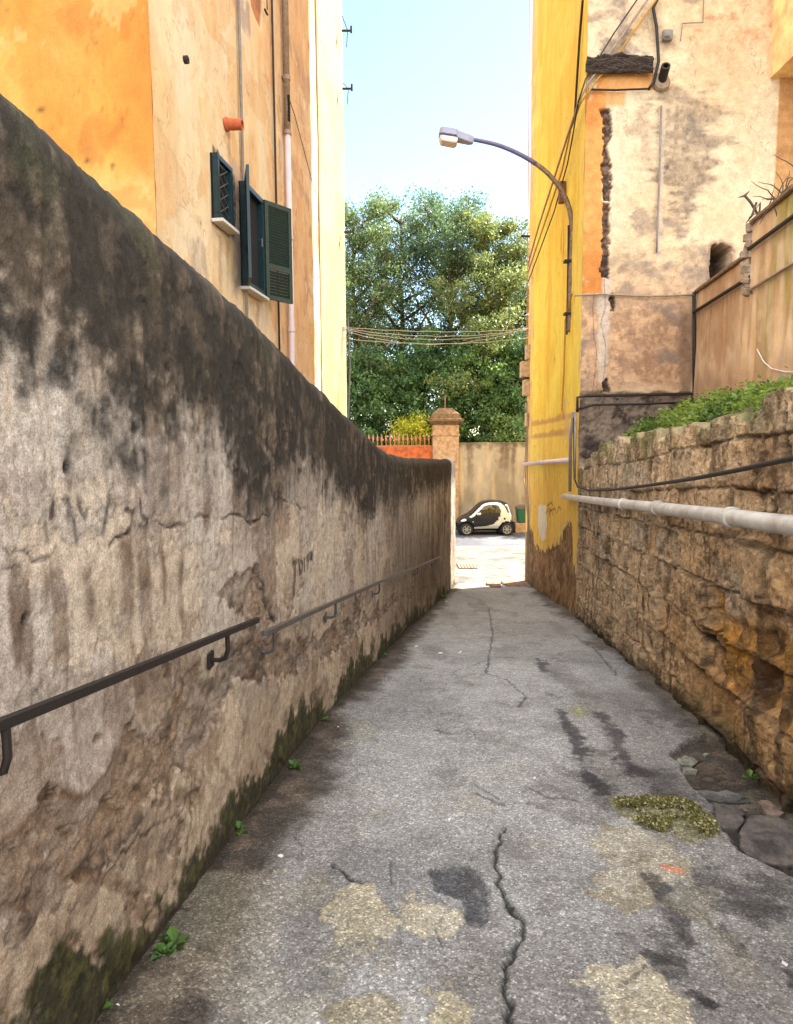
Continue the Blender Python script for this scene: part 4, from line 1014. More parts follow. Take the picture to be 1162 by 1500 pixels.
# cables across the alley mouth
gcab = np.random.default_rng(6)
for i, (ya, yb, sag, lab) in enumerate([(479, 482, .10, 'topmost of the cables strung across the alley mouth in front of the trees'), (480, 483, .20, 'second cable from the top strung across the alley mouth'),
                                        (481, 481, .30, 'third cable from the top strung across the alley mouth'), (482, 480, .42, 'fourth cable from the top, sagging most of the upper bundle across the alley mouth'),
                                        (494, 494, .17, 'lowest single cable strung across the alley mouth, apart from the bundle')]):
    A0 = hitB(507 + i * .3, ya); A0 = np.array([float(XF(18.9)) - .02, 18.9 + .03 * i, at_Y(517, ya, 18.9)[2]]); B0 = np.array([float(XR(19.6)) + .03, 19.6 + .03 * i, at_Y(771, yb, 19.6)[2]])
    P = []
    for t_ in np.linspace(0, 1, 25):
        w = A0 + (B0 - A0) * t_; P.append(w - [0, 0, sag * 4 * t_ * (1 - t_) + .008 * math.sin(t_ * 37 + i)])
    tag(MB().tube(P, .009, 5).build('overhead_cable', M['tancable'], smooth=True), lab, 'cable', 'cables across the alley mouth')

# ------------------------------------------------------------------ silver pipe on the tufa wall
def pipe():
    k = [(836, 727), (900, 735), (960, 741), (1040, 750), (1100, 757), (1162, 765), (1300, 781), (1800, 840)]
    P = [hitR(*q) + np.array([-.14, 0, 0]) for q in k]
    t = thing('metal_pipe', P[0], 'long silver metal pipe with collars running down the tufa wall on the right', 'pipe')
    # long radius bend back into the yellow corner
    P = [P[0] + [.14, .05, .0], P[0] + [.05, .03, .0]] + P
    MB().tube(P, .052, 16).build('pipe_run', M['galv'], t, smooth=True)
    for px in (932, 987, 1105):
        i = np.interp(px, [q[0] for q in k], [q[1] for q in k]); c = hitR(px, i) + [-.14, 0, 0]; d = hitR(px + 6, i + .7) + [-.14, 0, 0]; d = d - c; d /= np.linalg.norm(d)
        MB().lathe([(.05, -.035), (.062, -.035), (.066, -.02), (.066, .02), (.062, .035), (.05, .035)], c, d, 18).build('collar', M['galv'], t, smooth=False)
        b = MB(); b.box(c + [.08, .0, -.0], (.16, .03, .03)); b.build('bracket', M['iron'], t)
pipe()

# ------------------------------------------------------------------ street lamp
def lamp():
    yl = float(hitR(836, 450)[1]); xw = float(XR(yl))
    P = lambda px, py: at_Y(px, py, yl)
    base = P(833, 486)
    t = thing('street_lamp', base, 'street lamp on a curved arm fixed to the yellow wall, reaching over the alley', 'street lamp')
    pts = [P(834, 486), P(835, 440), P(836, 390), P(838, 345), P(837.5, 325), P(834, 303), P(826, 284), P(814, 266), P(798, 249), P(778, 235), P(756, 223), P(732, 213), P(712, 208), P(694, 204.5)]
    # smooth
    q = np.array(pts); 
    for _ in range(2):
        q = np.concatenate([[q[0]], np.stack([.75 * q[:-1] + .25 * q[1:], .25 * q[:-1] + .75 * q[1:]], 1).reshape(-1, 3), [q[-1]]])
    r = np.interp(np.arange(len(q)), [0, len(q) * .3, len(q) - 1], [.055, .05, .036])
    k = int(len(q) * .66)
    MB().tube(q[:k + 1], list(r[:k + 1]), 10).build('pole', M['pole'], t, smooth=True)
    MB().tube(q[k:], list(r[k:]), 10).build('arm', M['polearm'], t, smooth=True)
    MB().tube([P(830.5, 490), P(831.5, 440), P(832.5, 380), P(833, 330)], .02, 6).build('cable', M['iron'], t)
    for py in (383, 460):
        a = P(836, py); MB().box((a[0] + .02, a[1], a[2]), (.3, .14, .05)).box((a[0] + (xw - a[0]) / 2 + .05, a[1] + .06, a[2]), (max(.1, xw - a[0] + .1), .04, .05)).build('clamp', M['iron'], t)
    # head: tapered housing with a clear bowl below
    e = P(694, 205); d = P(643, 197) - e; Lh = np.linalg.norm(d); d /= Lh
    up = np.array([0, 0, 1.0]); up -= d * np.dot(up, d); up /= np.linalg.norm(up); sd = np.cross(d, up)
    def loft(secs):
        mb = MB(); n = len(secs[0][1]); vs = []; fs = []
        for x, ring in secs: vs += [e + d * x * Lh + sd * a_ + up * b_ for a_, b_ in ring]
        for i in range(len(secs) - 1):
            for j in range(n): fs.append((i * n + j, i * n + (j + 1) % n, (i + 1) * n + (j + 1) % n, (i + 1) * n + j))
        fs.append(tuple(range(n))); fs.append(tuple(range((len(secs) - 1) * n, len(secs) * n)))
        return mb.add(vs, fs)
    ring = lambda w, lo, hi: [(-w, lo), (w, lo), (w, hi - .03), (w * .6, hi), (-w * .6, hi), (-w, hi - .03)]
    loft([(0, ring(.05, -.07, .05)), (.12, ring(.08, -.08, .07)), (.48, ring(.13, -.05, .10)), (.5, ring(.15, -.02, .12)), (.9, ring(.15, -.02, .12)), (1.0, ring(.12, -.02, .10))]).build('lamp_head', M['lampgrey'], t, bevel=.008)
    loft([(.45, ring(.12, -.13, -.022)), (.52, ring(.135, -.16, -.022)), (.9, ring(.135, -.15, -.022)), (.97, ring(.10, -.10, -.022))]).build('diffuser', M['glasslamp'], t, bevel=.01)
lamp()

# ================================================================== LEFT BUILDING
TOPL = 21.0
yA = float(hitB(225, 200)[1]); YP = float(hitB(468, 400)[1]); YE = 19.4
bL = thing('apartment_building', (float(XF(yA)), yA, 0.), 'orange and peach apartment block behind the left wall, with green shutters', 'building')
def bp(pts): return [(p_[1], p_[2]) for p_ in (hitB(*q) for q in pts)]
def build_left():
    # front (orange) face
    X = np.linspace(XF(yA) - 9, XF(yA), 300); Z = np.linspace(-1.5, TOPL, 420)
    A, B = np.meshgrid(X, Z, indexing='ij')
    n1 = fbm(A * .7, B * .7, 203, 5); n2 = fbm(A * 3, B * 3, 213, 5, .6); st = fbs(A * 3, B * .4, 223, 4)
    col = mix(C(240, 184, 92), C(236, 164, 72), ss(-.4, .5, n1 + .3 * st))
    col = mix(col, C(228, 142, 62), ss(.05, .6, fbm(A * 1.1, B * .6, 233, 5) + .3 * st + .15 * n2) * .9)
    col = mix(col, C(228, 138, 60), ss(.5, .1, XF(yA) - A + .12 * n2) * .55)
    col = mix(col, C(244, 206, 128), ss(.15, .7, -n1 + .3 * n2) * .7); col = mix(col, C(214, 120, 50), ss(.5, .75, fbm(A * 2.4, B * 1.5, 243, 4)) * .5)
    col, lay = layers(A, B, col, 701, .7, (C(226, 150, 66), C(246, 210, 134)), .4, .12, (.25, .5))
    rd = 1 - np.abs(fbm(A * .6, B * .5, 741, 5, .6)); col = mix(col, C(170, 100, 50), ss(.99, 1, rd) * .4)
    for (px_, py_) in ((128, 235), (165, 245), (60, 160)): col = mix(col, C(120, 80, 46), ss(.05, .015, np.hypot(A - at_Y(px_, py_, yA)[0], B - at_Y(px_, py_, yA)[2]) + .02 * n2) * .8)
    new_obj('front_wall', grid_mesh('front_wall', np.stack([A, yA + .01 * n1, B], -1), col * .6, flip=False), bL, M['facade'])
    # side (peach) face
    Y = np.linspace(yA, YE, 520); Z = np.concatenate([np.linspace(-2.4, 10.5, 620), np.linspace(10.6, TOPL, 12)])
    A, B = np.meshgrid(Y, Z, indexing='ij')
    n1 = fbm(A * .6, B * .6, 303, 5); n2 = fbm(A * 3, B * 3, 313, 5, .6); n3 = fbm(A * 12, B * 12, 317, 4, .6); st = fbs(A * 2.2, B * .35, 323, 4); st2 = fbs(A * 7, B * .7, 327, 3)
    zq = lambda y, x: hitB(x, y)[2]; yq = lambda x, y=250: hitB(x, y)[1]
    col = mix(C(244, 216, 170), C(238, 200, 146), ss(-.4, .5, n1 + .4 * st))
    col = mix(col, C(232, 172, 106), ss(.2, .8, st + .3 * n2) * .5)
    col = mix(col, C(240, 222, 190), ss(.2, .7, -st + .5 * n1) * .5)
    mid = ss(yq(385), yq(400), A + .2 * n2)
    col = mix(col, mix(C(234, 188, 144), C(228, 172, 122), ss(-.4, .5, n2)), mid * .55)
    # damp spots
    def bl(poly, c, amt, s=.08, k=.15):
        nonlocal col
        sd = sdpoly(A + .08 * n2, B + .08 * n1, bp(poly)) + k * n2 + .3 * k * st2; col = mix(col, c, ss(-s, s, sd) * amt)
    bl([(345, 0), (365, 0), (366, 40), (356, 42)], C(156, 138, 140), .6)
    bl([(344, 240), (352, 250), (356, 330), (358, 420), (345, 430), (343, 350)], C(186, 166, 158), .75, .08, .1)
    bl([(270, 350), (300, 370), (303, 410), (285, 400)], C(182, 160, 142), .6, .05, .25)
    bl([(361, 440), (395, 455), (392, 500), (372, 470)], C(216, 196, 172), .6, .06, .12)
    bl([(425, 60), (440, 80), (458, 150), (450, 160)], C(190, 150, 122), .5, .06, .2)
    bl([(426, 230), (440, 270), (450, 290), (430, 260)], C(180, 146, 122), .5, .06, .2)
    bl([(446, 410), (462, 430), (466, 440), (450, 425)], C(180, 146, 122), .5, .06, .2)
    bl([(412, 475), (418, 480), (418, 510), (410, 505)], C(150, 110, 84), .6, .06, .12)
    col = mix(col, C(176, 140, 112), ss(.45, .7, fbm(A * 2.2, B * 1.4, 343, 5, .6)) * mid * .4)
    # bare brown gap in the render at the top
    sd = sdpoly(A + .03 * n2, B, bp([(366, -30), (386, -30), (385, 10), (382, 42), (374, 25), (368, 8)])); m = ss(-.01, .02, sd)
    col = mix(col, mix(C(196, 128, 84), C(160, 96, 62), ss(-.3, .5, n2)), m * .9)
    disp = .012 * n1 + .004 * n2 - m * .03
    col, lay = layers(A, B, col, 601, .8, (C(226, 178, 122), C(246, 224, 186)), .45, .22, (.3, .45)); disp += lay
    rd = 1 - np.abs(fbm(A * .7, B * .5, 641, 5, .6)); col = mix(col, C(150, 110, 80), ss(.988, 1, rd) * .5)
    col = mix(col, C(176, 128, 96), ss(.5, .75, fbm(A * 4, B * 2.2, 651, 5, .6)) * ss(yq(385), yq(420), A) * .5)
    for (px_, py_, ln, wd_) in ((322, 340, 1.1, .07), (333, 350, .9, .05), (362, 432, 1.2, .06), (378, 442, 1.0, .08), (336, 190, 1.3, .05), (352, 190, 1.6, .05), (410, 200, 1.5, .06), (414, 350, 1.2, .05)):
        p_ = hitB(px_, py_); dd_ = np.abs(A - p_[1] + .03 * n2); vv = (p_[2] - B) / ln
        col = mix(col, C(168, 134, 104), ss(wd_ * 1.6, wd_ * .3, dd_ + .04 * n3) * ss(0, .06, vv) * ss(1, .2, vv + .3 * st2) * .55)
    ed_ = ss(.0, .12, .12 - (A - yA) * 1.4 + .22 * fbm(A * 8, B * 4, 661, 4, .6)) * ss(.1, .4, fbm(A * 2.5, B * 1.8, 671, 4)); col = mix(col, C(226, 206, 176), ed_ * .7)
    # window breaks
    wb = bp([(311, 216), (320, 222), (323, 232), (344, 256), (347, 300), (345, 350), (336, 345), (316, 330), (314, 300), (312, 250)])
    sd = sdpoly(A + .04 * n2, B + .05 * n2 + .02 * n3, wb); m = ss(-.03, .03, sd); col = mix(col, mix(C(70, 58, 48), C(172, 150, 130), ss(-.1, .5, n3)), m * .9)
    P = np.stack([XF(A) + disp, A, B], -1)
    ok = A[:, 0] < YP + .05
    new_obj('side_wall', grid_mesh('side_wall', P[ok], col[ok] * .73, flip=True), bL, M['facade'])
    # pale pilaster at the street corner, 12 cm proud
    Y = np.linspace(YP, YE, 140); Z = np.linspace(-2.4, TOPL, 500); A, B = np.meshgrid(Y, Z, indexing='ij')
    n1 = fbm(A * .8, B * .8, 403, 5); n2 = fbm(A * 4, B * 4, 413, 4)
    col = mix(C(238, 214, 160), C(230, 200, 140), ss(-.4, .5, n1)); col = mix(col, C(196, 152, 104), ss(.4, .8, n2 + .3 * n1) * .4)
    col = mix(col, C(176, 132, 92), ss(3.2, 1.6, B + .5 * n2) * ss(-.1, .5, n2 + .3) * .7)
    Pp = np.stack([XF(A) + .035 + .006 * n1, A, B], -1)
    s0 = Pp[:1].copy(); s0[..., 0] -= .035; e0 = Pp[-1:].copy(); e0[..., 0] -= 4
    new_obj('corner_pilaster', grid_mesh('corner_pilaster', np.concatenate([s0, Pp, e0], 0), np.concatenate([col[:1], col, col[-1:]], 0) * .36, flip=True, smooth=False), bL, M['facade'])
    m = MB(); xa, xe = float(XF(yA)), float(XF(YE))
    m.add([(xa - 9, yA, TOPL), (xa, yA, TOPL), (xe + .12, YE, TOPL), (xe - 9, YE, TOPL)], [(0, 1, 2, 3)])
    m.add([(xa - 9, yA, -2), (xa - 9, yA, TOPL), (xe - 9, YE, TOPL), (xe - 9, YE, -2)], [(0, 1, 2, 3)])
    m.add([(xe - 9, YE, -2), (xe - 3.8, YE, -2), (xe - 3.8, YE, TOPL), (xe - 9, YE, TOPL)], [(0, 1, 2, 3)])
    m.build('roof', M['oldpipe'], bL)
build_left()
FD = np.array([FB, 1, 0]) / math.hypot(FB, 1); FN = np.array([FD[1], -FD[0], 0]); UP = np.array([0, 0, 1.0])
def bz(px, py, off=.0): return hitB(px, py) + FN * off

def rect_frame(mb, o, w, h, b, d, ax, az, an, cx=0):
    """frame ring: o is lower left corner"""
    mb.box(o + ax * w / 2 + az * b / 2, (w, b, d), (ax, az, an)); mb.box(o + ax * w / 2 + az * (h - b / 2), (w, b, d), (ax, az, an))
    mb.box(o + ax * b / 2 + az * h / 2, (b, h - 2 * b, d), (ax, az, an)); mb.box(o + ax * (w - b / 2) + az * h / 2, (b, h - 2 * b, d), (ax, az, an))

# small barred window
a = bz(311, 325); b2 = bz(334, 345); w = b2[1] - a[1]; zt = hitB(330, 246)[2]; zb = hitB(330, 335)[2]
o = np.array([float(XF(a[1])), a[1], zb]) + FN * .03; W_ = w / FD[1]; H_ = zt - zb
wn = MB(); wn.box(o + FD * W_ / 2 + UP * H_ / 2 - FN * .025, (W_, H_, .05), (FD, UP, FN)); wn = wn.build('window', M['dark'], bL)
f_ = MB(); rect_frame(f_, o + FN * .03, W_, H_, .075, .10, FD, UP, FN); rect_frame(f_, o + FD * .09 + UP * .09 + FN * .02, W_ - .18, H_ - .18, .04, .05, FD, UP, FN); f_.build('frame', M['green'], wn, bevel=.006)
f_ = MB()
for k in range(4):
    z0 = .12 + k * (H_ - .24) / 4; q0 = o + FN * .045 + FD * .12 + UP * z0; q1 = o + FN * .045 + FD * (W_ - .12) + UP * (z0 + .2)
    f_.tube([q0, q1], .009, 6); f_.tube([o + FN * .047 + FD * (W_ - .12) + UP * z0, o + FN * .047 + FD * .12 + UP * (z0 + .2)], .007, 6)
f_.build('bars', M['ironlt'], wn)
MB().box(o + FD * W_ / 2 - UP * .03 + FN * .06, (W_ + .06, .05, .18), (FD, UP, FN)).build('sill', M['marble'], wn, bevel=.006)

# shuttered window
ya, yb = float(hitB(352, 350)[1]), float(hitB(379, 370)[1]); zt = float(hitB(374, 290)[2]); zb = float(hitB(374, 432)[2])
W_ = (yb - ya) / FD[1]; H_ = zt - zb; o = np.array([float(XF(ya)), ya, zb])
wn = MB().box(o + FD * W_ / 2 + UP * H_ / 2 + FN * .012, (W_, H_, .03), (FD, UP, FN)).build('window', M['dark'], bL)
f_ = MB(); rect_frame(f_, o + FN * .06, W_, H_, .09, .12, FD, UP, FN); f_.build('frame', M['green'], wn, bevel=.008)
MB().box(o + FD * W_ / 2 - UP * .03 + FN * .07, (W_ + .1, .05, .2), (FD, UP, FN)).build('sill', M['marble'], wn, bevel=.006)
def shutter(hinge, dirv, w, h, mat):
    dirv = np.array(dirv, float); dirv /= np.linalg.norm(dirv); nn = np.cross(dirv, UP)
    f = MB(); rect_frame(f, hinge, w, h, .075, .045, dirv, UP, nn)
    f.box(hinge + dirv * w / 2 + UP * h * .34, (w - .15, .10, .045), (dirv, UP, nn))
    for z0, z1 in ((.08, h * .34 - .06), (h * .34 + .06, h - .08)):
        n = int((z1 - z0) / .048)
        for k in range(n):
            c = hinge + dirv * w / 2 + UP * (z0 + (k + .5) * (z1 - z0) / n)
            s_ = (UP * .8 + nn * .6)
            f.box(c, (w - .14, .05, .009), (dirv, s_, np.cross(dirv, s_)))
    return f.build('shutter', mat, wn, bevel=0)
hr = np.array([float(XF(yb)), yb, zb]) + FN * .12
shutter(hr + UP * -.02, (.40, .50, 0), .62, H_ + .02, M['greensh'])
hl = np.array([float(XF(ya)), ya, zb]) + FN * .12
vdir = -(hl * [1, 1, 0]); shutter(hl, vdir / np.linalg.norm(vdir) + FN * .06, .6, H_ + .02, M['green'])
MB().box(hl + vdir / np.linalg.norm(vdir) * .2 + UP * .7 + FN * .05, (.015, .03, .34)).build('latch', M['marble'], wn)
MB().tube([o + FN * .2 + FD * .35 + UP * (H_ * .5), o + FN * .26 + FD * .33 + UP * (H_ * .5), o + FN * .26 + FD * .33 + UP * (H_ * .5 - .12)], .014, 6).build('handle', M['ironlt'], wn)

def vpipe(px, py, z0, z1, r, off, mat, name='pipe', n=8):
    y = float(hitB(px, py)[1]); c = np.array([float(XF(y)), y, 0]) + FN * off
    return MB().tube([c + UP * z0, c + UP * (z0 + z1) / 2, c + UP * z1], r, n).build(name, mat, bL, smooth=True), c
ztop = TOPL - .2
zpc = hitB(350, 420)[2]
vpipe(351, 220, -2, ztop, .024, .05, M['greypipe'], 'conduit')
vpipe(401, 250, -2, ztop, .02, .04, M['black'], 'wires')
zs = float(hitB(415, 195)[2])
_, c = vpipe(416, 250, -2, zs, .058, .09, M['palepipe'], 'downpipe', 14)
vpipe(416, 250, zs, ztop, .062, .09, M['oldpipe'], 'downpipe', 14)
for py in (118, 195, 345, 480):
    z = float(hitB(415, py)[2]); MB().lathe([(.05, -.04), (.074, -.04), (.074, .04), (.05, .04)], c + UP * z, UP, 14).build('collar', M['oldpipe'] if py < 200 else M['palepipe'], bL)
z = float(hitB(412, 150)[2]); gg = MB()
for k in range(7): gg.box(c + UP * (z + .12 - k * .07) + FN * .045 - FD * .035, (.05, .05, .07), Matrix.Rotation(k * 1.3, 3, 'Z'))
gg.build('broken_patch', M['dark'], bL, bevel=.01, seg=1)
p_ = bz(331, 182); MB().lathe([(.0, 0), (.1, 0), (.1, .04), (.085, .05), (.078, .26), (.06, .26), (.06, .03), (0, .03)], p_, FN + np.array([0, .05, -.06]), 18).build('vent_pipe', M['terracotta'], bL)
MB().tube([bz(409, 112, .05), bz(430, 170, .03), bz(462, 290, .03)], .008, 5).build('wires', M['iron'], bL)
MB().tube([bz(386, -10, .06), bz(387, 15, .06)], .01, 5).tube([bz(384, 14, .05), bz(388, 22, .05)], .02, 5).build('iron_hook', M['iron'], bL)
MB().lathe([(.02, 0), (.05, 0), (.05, .05), (.02, .05)], (at_Y(249, 46, yA + 0.05)[0], float(hitB(252, 46)[1]), at_Y(249, 46, yA)[2]), FN, 10).build('iron_ring', M['iron'], bL)
for py, k in ((45, 0), (130, 1), (340, 2)):
    y = YE - .5; q = np.array([float(XF(y)) + .13, y, float(at_Y(503, py, y)[2])])
    m = MB().box(q + [.12, 0, 0], (.26, .04, .04)).box(q + [.24, 0, .03], (.05, .05, .16)); 
    m.tube([q + [.02, -.2, .25 - .2 * k], q + [.15, 0, 0], q + [.1, .2, -.3]], .01, 5); m.build('bracket', M['iron'], bL)
wv = MB(); 
for k in range(3):
    wv.tube([(float(XF(YE - .3)) + .15, YE - .4 + .1 * k, at_Y(508, 470, YE)[2]), (float(XF(YE - .3)) + .2, YE - .5 + .12 * k, at_Y(508, 540, YE)[2]), (float(XF(YE - .3)) + .15, YE - .8 + .2 * k, at_Y(508, 600, YE)[2] - .3)], .014, 5)
wv.build('wires', M['black'], bL)

# ground behind the left wall
m = MB(); ys_ = np.linspace(-4, YEND, 20)
for a_, b_ in zip(ys_[:-1], ys_[1:]):
    m.add([(XL(a_) - .2, a_, GZ(a_) + .3), (XL(b_) - .2, b_, GZ(b_) + .2), (-14, b_, GZ(b_) + .2), (-14, a_, GZ(a_) + .3)], [(0, 1, 2, 3)])
tag(m.build('garden_ground', M['soil']), kind='structure')

# ================================================================== STREET
def flat_grid(name, x0, x1, y0, y1, nx, ny, z, paint, mat, disp=0):
    X = np.linspace(x0, x1, nx); Y = np.linspace(y0, y1, ny); A, B = np.meshgrid(X, Y, indexing='ij')
    col, dz = paint(A, B)
    o = new_obj(name, grid_mesh(name, np.stack([A, B, z + dz], -1), col, flip=False), None, mat)
    return tag(o, kind='structure')
def pave_paint(A, B):
    # oblong basalt/cement slabs laid on the slant
    a = A * .86 + B * .5; b = -A * .5 + B * .86
    row = np.floor(b / .42); off = (row % 2) * .35; q = (a + off) / .7; fq = q - np.floor(q); fb = b / .42 - row
    d = np.minimum(np.minimum(fq, 1 - fq) * .7, np.minimum(fb, 1 - fb) * .42); j = ss(.022, .008, d)
    r_ = _hash(np.floor(q), row, 3); n = fbm(A * 2, B * 2, 7, 4)
    col = mix(C(112, 108, 102), C(90, 87, 81), np.clip(r_ + .3 * n, 0, 1)); col = mix(col, C(44, 42, 38), j * .9)
    col = mix(col, C(62, 59, 55), ss(.1, .7, n) * .5)
    return col, -j * .006
YK = 26.6
flat_grid('pavement', -4, 9, YEND + .18, YK, 460, 260, ZS, pave_paint, M['pave'])
def asph(A, B):
    n = fbm(A * .7, B * .7, 9, 5); return mix(C(92, 92, 96), C(74, 74, 80), ss(-.4, .5, n)), 0 * A
flat_grid('street', -60, 60, YK + .16, 33.6, 400, 60, ZS - .10, asph, M['ground'])
tag(MB().box((0, YK + .08, ZS - .1), (26, .16, .23)).build('kerb', plain('kerb_stone', C(176, 168, 152), .9, 0, .2, 6, .003), bevel=.02), kind='structure')
m = MB(); m.box((-17, (YEND + YK) / 2, ZS - .06), (26, YK - YEND, .1)); m.box((22, 24.5, ZS - .06), (26, 4.2, .1)); tag(m.build('side_pavement', M['oldpipe']), kind='structure')
tag(MB().add([(-300, -200, ZS - .8), (300, -200, ZS - .8), (300, 500, ZS - .8), (-300, 500, ZS - .8)], [(0, 1, 2, 3)]).build('terrain', M['soil']), kind='structure')

# manhole and threshold stones
c = at_Y(683, 829, 22.6); mt = thing('manhole_cover', (c[0], 22.4, ZS), 'reddish brown manhole cover set in the sunlit pavement', 'manhole cover')
MB().box((c[0], 22.4, ZS + .006), (.62, .9, .02)).build('frame', M['iron'], mt)
mm = MB()
for i in range(6):
    for j in range(8): mm.box((c[0] - .25 + i * .1, 22.05 + j * .1, ZS + .022), (.07, .07, .012))
mm.build('cover_plate', M['rust'], mt)
for i, (px0, px1, y, lab) in enumerate([(735, 775, YEND - .15, 'worn brown threshold stone at the alley mouth against the yellow wall'), (712, 733, YEND - .35, 'smaller worn threshold stone left of the other at the alley mouth')]):
    xa, xb2 = at_Y(px0, 855, y)[0], at_Y(px1, 855, y)[0]
    m = MB().box(((xa + xb2) / 2, y, GZ(y) + .015), (xb2 - xa, .42 - .12 * i, .09)).box(((xa + xb2) / 2, y - .5, GZ(y - .5) + .01), (xb2 - xa - .1, .4, .07))
    tag(m.build('threshold_stone', plain('threshold', C(128, 98, 72), .9, 0, .4, 9, .01, dirt=C(78, 58, 44)), bevel=.02), lab, 'stone', 'threshold stones')

# boundary wall across the street
YW = 33.3
def bwall():
    x0 = at_Y(672, 700, YW)[0]; X = np.linspace(x0 - .1, 26, 420); zt = at_Y(720, 648, YW)[2]; Z = np.linspace(ZS - .2, zt, 150)
    A, B = np.meshgrid(X, Z, indexing='ij')
    st = fbs(A * 2.5, B * .3, 3, 4); n1 = fbm(A * .8, B * .8, 5, 5); n2 = fbm(A * 4, B * 4, 8, 4)
    col = mix(C(176, 162, 140), C(148, 134, 114), ss(-.5, .6, n1 + .4 * st)); col = mix(col, C(112, 94, 76), ss(.15, .7, st + .3 * n2) * ss(-.6, 1.4, B + .6 * st) * .75)
    col = mix(col, C(88, 78, 58), ss(zt - .45, zt - .05, B + .2 * n2) * .7); col = mix(col, C(210, 184, 140), ss(.2, .7, -st + .3 * n1) * .45)
    P = np.stack([A, YW + .02 * n1, B], -1); bk = P[:, -1:].copy(); bk[..., 1] += .4; bk2 = bk.copy(); bk2[..., 2] = ZS
    P = np.concatenate([P, bk, bk2], 1); col = np.concatenate([col, col[:, -1:], col[:, -1:]], 1)
    tag(new_obj('boundary_wall', grid_mesh('boundary_wall', P, col * .8, flip=False), None, M['facade']), 'high grey brown garden wall behind the parked car', 'wall')
    return zt
BWZ = bwall()
# gate pillar
def pillar():
    yp_ = YW - .1; x0, x1 = at_Y(634, 700, yp_)[0], at_Y(672.5, 700, yp_)[0]; xc = (x0 + x1) / 2; w = x1 - x0
    zs_ = at_Y(653, 622, yp_)[2]; zc = at_Y(653, 597, yp_)[2]; yc = yp_ + w / 2
    t = thing('gate_pillar', (xc, yc, ZS), 'stone gate pillar with moulded cap and thin rod on top, left of the parked car', 'pillar')
    MB().box((xc, yc, (ZS + zs_) / 2), (w, w, zs_ - ZS)).build('shaft', M['pillar'], t, bevel=.03)
    z1 = at_Y(653, 637, yp_)[2]; MB().box((xc, yc, z1), (w + .1, w + .1, .09)).build('moulding', M['pillar'], t, bevel=.02)
    k = MB(); hs = zc - zs_
    prof = [(w / 2 + .02, 0), (w / 2 + .14, .10), (w / 2 + .22, .16), (w / 2 + .22, .27), (w / 2 + .05, .31), (w / 2 + .03, .50), (w / 2 - .02, .55), (w / 2 - .26, hs - .05), (w / 2 - .30, hs)]
    vs = []; 
    for r_, z_ in prof: vs += [(xc - r_, yc - r_, zs_ + z_), (xc + r_, yc - r_, zs_ + z_), (xc + r_, yc + r_, zs_ + z_), (xc - r_, yc + r_, zs_ + z_)]
    fs = [(i * 4 + j, i * 4 + (j + 1) % 4, (i + 1) * 4 + (j + 1) % 4, (i + 1) * 4 + j) for i in range(len(prof) - 1) for j in range(4)] + [(0, 1, 2, 3), tuple(range(len(vs) - 4, len(vs)))]
    k.add(vs, fs).build('cap', M['pillarcap'], t, bevel=.012)
    MB().tube([(xc, yc, zc - .02), (xc, yc, zc + .62)], .02, 6).build('rod', M['rust'], t)
    return xc, yc, w
PX, PY, PW = pillar()
# low orange wall with spiked railing
def railing():
    x1 = PX - PW / 2 - .005; x0 = x1 - 9; zt = at_Y(600, 654, YW)[2]; zh = at_Y(600, 635, YW)[2]
    t = thing('spiked_wall', (x1 - 3, YW + .2, ZS), 'orange painted wall topped with a row of rusty spear points, left of the pillar', 'wall')
    MB().box(((x0 + x1) / 2, YW + .25, (ZS + zt) / 2), (x1 - x0, .4, zt - ZS)).build('wall_body', M['orange'], t, bevel=.01)
    MB().box(((x0 + x1) / 2, YW + .25, zt + .03), (x1 - x0, .08, .05)).build('rail', M['rust'], t)
    n = 42; src = None
    for i in range(n):
        x = x1 - .16 - i * (x1 - x0 - .2) / n
        if src is None:
            s_ = MB(); y = YW + .25; h = zh - zt
            s_.tube([(x, y, zt + .04), (x, y, zt + h * .35), (x, y, zt + h * .5), (x, y, zt + h * .62), (x, y, zt + h)], [.022, .022, .06, .055, .006], 6)
            src = s_.build('spike', M['rust'], t, smooth=False); x_src = x
        else:
            c = src.copy(); COL.objects.link(c); c.parent = t; c.matrix_parent_inverse = src.matrix_parent_inverse.copy(); c.location = (x - x_src, 0, 0); c.rotation_euler = (0, 0, 0)
railing()

